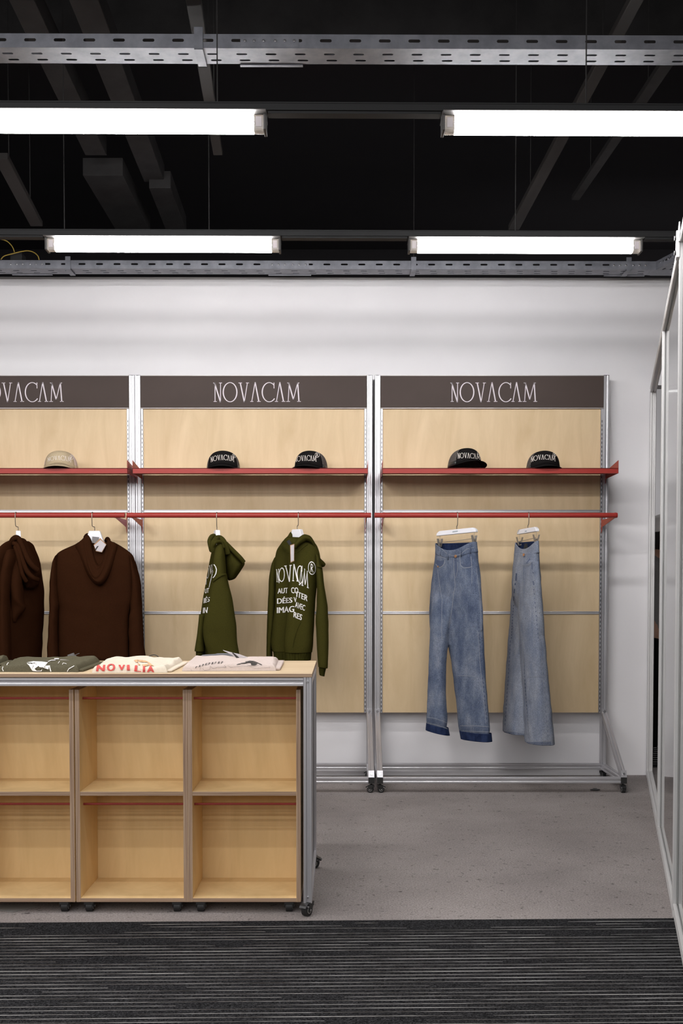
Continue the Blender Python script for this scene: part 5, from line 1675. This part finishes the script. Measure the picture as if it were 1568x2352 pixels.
# loose cables at the left end of the rear tray
def cable(pts, y, label, r=.0028):
    o = MB().tube([at(px, py, y) for px, py in smooth_path(pts)], r, 8).build('earth_cable', 'cable_yellow', origin=tuple(at(pts[0][0], pts[0][1], y)), smooth=True)
    tag(o, label, 'cable', 'yellow earth cables by the tray')
cable([(-20, 549), (0, 549.5), (14, 553), (24, 561), (30, 570), (33, 579)], y2t + .05, 'short yellow cable hanging into the left photo edge')
cable([(2, 596), (10, 588), (28, 583), (48, 578), (64, 576), (78, 580), (87, 588), (90, 597)], y2t - .008, 'yellow cable looping over the left end of the rear tray')
o = MB().box(*sorted((at(28, 580, y2t + .06).x, at(55, 580, y2t + .06).x)), y2t + .02, y2t + .1, zt + .048, zt + .10).build('junction_box', 'black_plastic', origin=tuple(at(40, 590, y2t + .05)), bevel=.003)
tag(o, 'black junction box on the left end of the rear cable tray', 'junction box')

# ================================================================== GLASS PARTITION
P1 = on(1556, 2104, 0); P3 = on(1491, 1784, 0); P3 = P1 + (P3 - P1) * ((WALLY - .03 - P1.y) / (P3.y - P1.y)); 
dirp = (P3 - P1); dirp.z = 0
u = dirp.normalized(); nrm = V3((-u.y, u.x, 0))
LP = dirp.length
ztop = ZH(888, P3.y)
a = .036
root = thing('glass_partition', 'aluminium framed glass partition slanting away along the right edge', 'glass partition', (P1.x, P1.y, 0))
def pp(t, z): return P1 + u * t + V3((0, 0, z))
P2t = None
p2 = on(1523, 1915, 0)
t2 = (p2 - P1).dot(u)
for t in (0, t2, LP, -.8):
    m = MB()
    alu(m, pp(t, 0.0005 if t >= 0 else .0128), pp(t, ztop - a), a * (1.0 if t else 1.05), nrm)
    m.build('partition_post', 'alu_matte', root)
m = MB(); alu(m, pp(-.8 - a / 2, ztop - a / 2), pp(LP + a / 2, ztop - a / 2), a); m.build('top_rail', 'alu_matte', root)
for (ta, tb) in ((-.8, 0), (0, t2), (t2, LP)):
    zr = a / 2 + (.0005 if ta >= 0 else .0128)
    m = MB(); alu(m, pp(ta + a / 2, zr), pp(tb - a / 2, zr), a); m.build('bottom_rail', 'alu_matte', root)
for (ta, tb) in ((-.8, 0), (0, t2)):
    c0 = pp((ta + tb) / 2, ztop / 2)
    m = MB(); m.obox(c0, u * ((tb - ta) / 2 - a / 2), nrm * .003, V3((0, 0, ztop / 2 - a)))
    m.build('glass_pane', 'glass', root)
m = MB()
g0 = pp(0, ztop - a)
gl_ = -nrm if nrm.y > 0 else nrm
m.prism([(0, 0), (.05, a * .2), (.05, a + .01), (0, a + .03)], g0 + nrm * (a / 2 + .001) - u * .03, u, (0, 0, 1), nrm * .004)
m.prism([(0, -.05), (.04, -.05), (.04, .0), (.02, .04), (0, .04)], g0 + nrm * (a / 2) - u * .02, u, (0, 0, 1), nrm * .012)
b = m.build('corner_bracket', 'alu_matte', root)
m = MB()
for dz in (-.03, .02): m.cyl(g0 + nrm * (a / 2 + .014) + V3((0, 0, dz)), nrm, .008, .008, 12)
m.build('bracket_bolt', 'black_plastic', b)

# ================================================================== PERSON BEYOND THE PARTITION
def skin_obj(name, verts, edges, radii, m, parent, sub=2):
    me = bpy.data.meshes.new(name)
    off = V3(parent.location) if parent.parent is None else V3(parent.parent.location)
    me.from_pydata([tuple(V3(v)) for v in verts], edges, [])
    me.materials.append(M[m])
    ob = bpy.data.objects.new(name, me); C.objects.link(ob); ob.parent = parent
    md = ob.modifiers.new('skin', 'SKIN')
    for i, sv in enumerate(me.skin_vertices[0].data):
        r = radii[i]; sv.radius = (r, r) if not isinstance(r, tuple) else r
    me.skin_vertices[0].data[0].use_root = True
    md.use_smooth_shade = True
    s_ = ob.modifiers.new('sub', 'SUBSURF'); s_.levels = sub; s_.render_levels = sub
    return ob
def person():
    y = 6.95
    x = XW(1521, y, 1.2)
    S = 1.63 / 1.70
    root = thing('person', 'person in white cap, grey top and black trousers standing beyond the glass partition', 'person', (x, y, .012), radians(205))
    V = []; E = []; R = []
    def add(p, r, par=None):
        V.append(V3(p) * S); R.append((r[0] * S, r[1] * S) if isinstance(r, tuple) else r * S)
        if par is not None: E.append((par, len(V) - 1))
        return len(V) - 1
    pel = add((0, 0, .92), (.135, .10)); wa = add((0, -.005, 1.08), (.125, .09), pel); ch = add((0, 0, 1.27), (.15, .10), wa); sh = add((0, .005, 1.40), (.10, .075), ch)
    nk = add((0, 0, 1.47), .05, sh); hd0 = add((0, -.01, 1.53), (.06, .07), nk); hd = add((0, -.015, 1.60), (.075, .09), hd0); tp = add((0, -.01, 1.665), (.06, .07), hd)
    nose = add((0, -.112, 1.575), .012, hd0)
    for s in (-1, 1):
        a1 = add((s * .17, .005, 1.385), .055, sh); a2 = add((s * .215, .02, 1.13), .042, a1); a3 = add((s * .225, -.05, .90), .03, a2); a4 = add((s * .225, -.07, .845), .032, a3)
        for k, (dx, l) in enumerate(((-.03, .062), (-.010, .072), (.010, .068), (.028, .055))):
            f1 = add((s * .225 + .004 * s, -.075 + dx, .80), .0095, a4); f2 = add((s * .222, -.085 + dx, .80 - l * .55), .0085, f1); add((s * .215, -.09 + dx, .80 - l), .007, f2)
        th = add((s * .212, -.115, .83), .011, a4); add((s * .205, -.125, .785), .009, th)
        h = add((s * .085, 0, .84), .085, pel); kn = add((s * .095, -.01, .48), .058, h); an = add((s * .10, .01, .09), .04, kn); add((s * .105, -.12, .04), .035, an)
        ear = add((s * .088, 0, 1.585), .014, hd)
    body = skin_obj('body', V, E, R, 'skin', root)
    # clothing as shells of their own
    def chain(name, pts, m, par=root):
        V = [V3(p[0]) * S for p in pts]; R = [(p[1][0] * S, p[1][1] * S) if isinstance(p[1], tuple) else p[1] * S for p in pts]
        E = [(p[2], i) for i, p in enumerate(pts) if p[2] is not None]
        return skin_obj(name, V, E, R, m, par)
    chain('grey_top', [((0, 0, 1.10), (.155, .115), None), ((0, 0, 1.27), (.175, .125), 0), ((0, .005, 1.39), (.13, .095), 1), ((0, 0, .84), (.165, .125), 0),
                   ((-.175, .005, 1.385), .075, 2), ((-.22, .02, 1.14), .06, 4), ((.175, .005, 1.385), .075, 2), ((.22, .02, 1.14), .06, 6), ((-.226, -.045, .93), .045, 5), ((.226, -.045, .93), .045, 7)], 'grey_shirt')
    chain('trousers', [((0, 0, .92), (.15, .115), None), ((-.09, 0, .80), .105, 0), ((-.1, -.01, .46), .09, 1), ((-.105, .005, .05), .085, 2), ((.09, 0, .80), .105, 0), ((.1, -.01, .46), .09, 4), ((.105, .005, .05), .085, 5)], 'black_trouser')
    for s in (-1, 1):
        chain('shoe', [((s * .105, .03, .045), .042, None), ((s * .108, -.06, .042), .040, 0), ((s * .11, -.15, .036), .034, 1)], 'black_rubber')
    # hair and cap
    def dome(name, c, rx_, ry_, rz_, m, t0, t1):
        mb = MB(); rows = []
        for i in range(13):
            t = radians(t0 + (t1 - t0) * i / 12)
            rows.append([V3((c[0] + rx_ * cos(t) * cos(2 * pi * k / 28), c[1] + ry_ * cos(t) * sin(2 * pi * k / 28), c[2] + rz_ * sin(t))) * S for k in range(28)])
        mb.loft(rows, True, True, True)
        return mb.build(name, m, root, local=True, smooth=True)
    dome('hair', (0, .02, 1.545), .100, .105, .115, 'hair', -75, 60)
    cap = dome('cap', (0, -.005, 1.60), .102, .118, .115, 'white_cap', -8, 89)
    mb = MB()
    mb.prism([(.08 * cos(a), -.10 - .075 * sin(a)) for a in [pi * k / 12 for k in range(13)]], V3((0, 0, 1.592)) * S, (1, 0, 0), (0, 1, 0), (0, 0, .006))
    mb.build('cap_brim', 'white_cap', cap, local=True)
person()

# ================================================================== SMALL FLOOR THINGS
P = [on(px, py, .001) for px, py in ((-40, 2086), (30, 2095), (60, 2089), (88, 2082), (70, 2078), (-40, 2080))]
o = MB().loft([P, [p + V3((0, 0, .0015)) for p in P]]).build('paper_sheet', 'scrap', origin=tuple(P[1]))
tag(o, 'crumpled grey sheet on the floor under the left cabinet', 'paper')
P = [on(1366 + 9 * cos(a) * (1 + .4 * sin(3 * a)), 1814 + 2.2 * sin(a), .001) for a in [2 * pi * k / 14 for k in range(14)]]
o = MB().loft([P, [p + V3((0, 0, .004)) for p in P]]).build('floor_debris', 'black_rubber', origin=tuple(P[0]))
tag(o, 'small black scrap on the floor under the right rack', 'debris')

# ================================================================== LIGHTS
def area(name, loc, sx, sy, power, col=(1, .985, .985), rot=(0, 0, 0)):
    l = bpy.data.lights.new(name, 'AREA'); l.shape = 'RECTANGLE'; l.size = sx; l.size_y = sy; l.energy = power; l.color = col
    o = bpy.data.objects.new(name, l); C.objects.link(o); o.location = loc; o.rotation_euler = rot
    return o
PWR = 10.8
pitch = LY2 - LY1
cx = [l1r - LEN / 2, l1l + LEN / 2]
dx = cx[1] - cx[0]
cols = [cx[0] - 2 * dx, cx[0] - dx, cx[0], cx[1]]
for r in range(-9, 2):
    for c, x in enumerate(cols):
        if r >= 0 and c in (2, 3): continue
        y = LY1 + r * pitch
        area('ceiling_tube', (x, y, LZ - .02 + (.27 if r < 0 else 0)), .95, .06, PWR * (1.2, 1.2, 1.08, .66)[c], rot=(radians(19), 0, 0))
for x in (2.2, 3.6):  # fill lights added beyond the opening to brighten the far wall, no fixture there
    area('far_wall_fill', (x, 7.9, LZ), .95, .05, 7)
    area('far_wall_fill_side', (x, 7.9, LZ), .95, .05, 6, rot=(radians(90), 0, 0))
area('warm_lamp', (1.35, 1.5, 1.15), .1, .9, 3.2, (1, .74, .48), (radians(90), 0, radians(-2)))

wd = bpy.data.worlds.new('hall'); bpy.context.scene.world = wd
wd.use_nodes = True
bg = wd.node_tree.nodes['Background']
bg.inputs[0].default_value = (.88, .92, 1.0, 1); bg.inputs[1].default_value = .085

# ================================================================== CAMERA
cd = bpy.data.cameras.new('camera')
cam = bpy.data.objects.new('camera', cd); C.objects.link(cam)
cam.location = EYE
cam.rotation_euler = (radians(90) - PT, 0, 0)
cd.sensor_fit = 'HORIZONTAL'; cd.sensor_width = 36
cd.lens = F / 1568 * 36
cd.shift_y = (YP - 1176) / 1568
cd.clip_start = .05
sc = bpy.context.scene
sc.camera = cam
sc.view_settings.view_transform = 'Standard'
sc.view_settings.look = 'None'
sc.view_settings.gamma = 1
sc.view_settings.use_curve_mapping = False
sc.view_settings.exposure = -.07
try:
    sc.cycles.use_denoising = True
    sc.cycles.max_bounces = 8
    sc.cycles.sample_clamp_indirect = 6
except Exception: pass
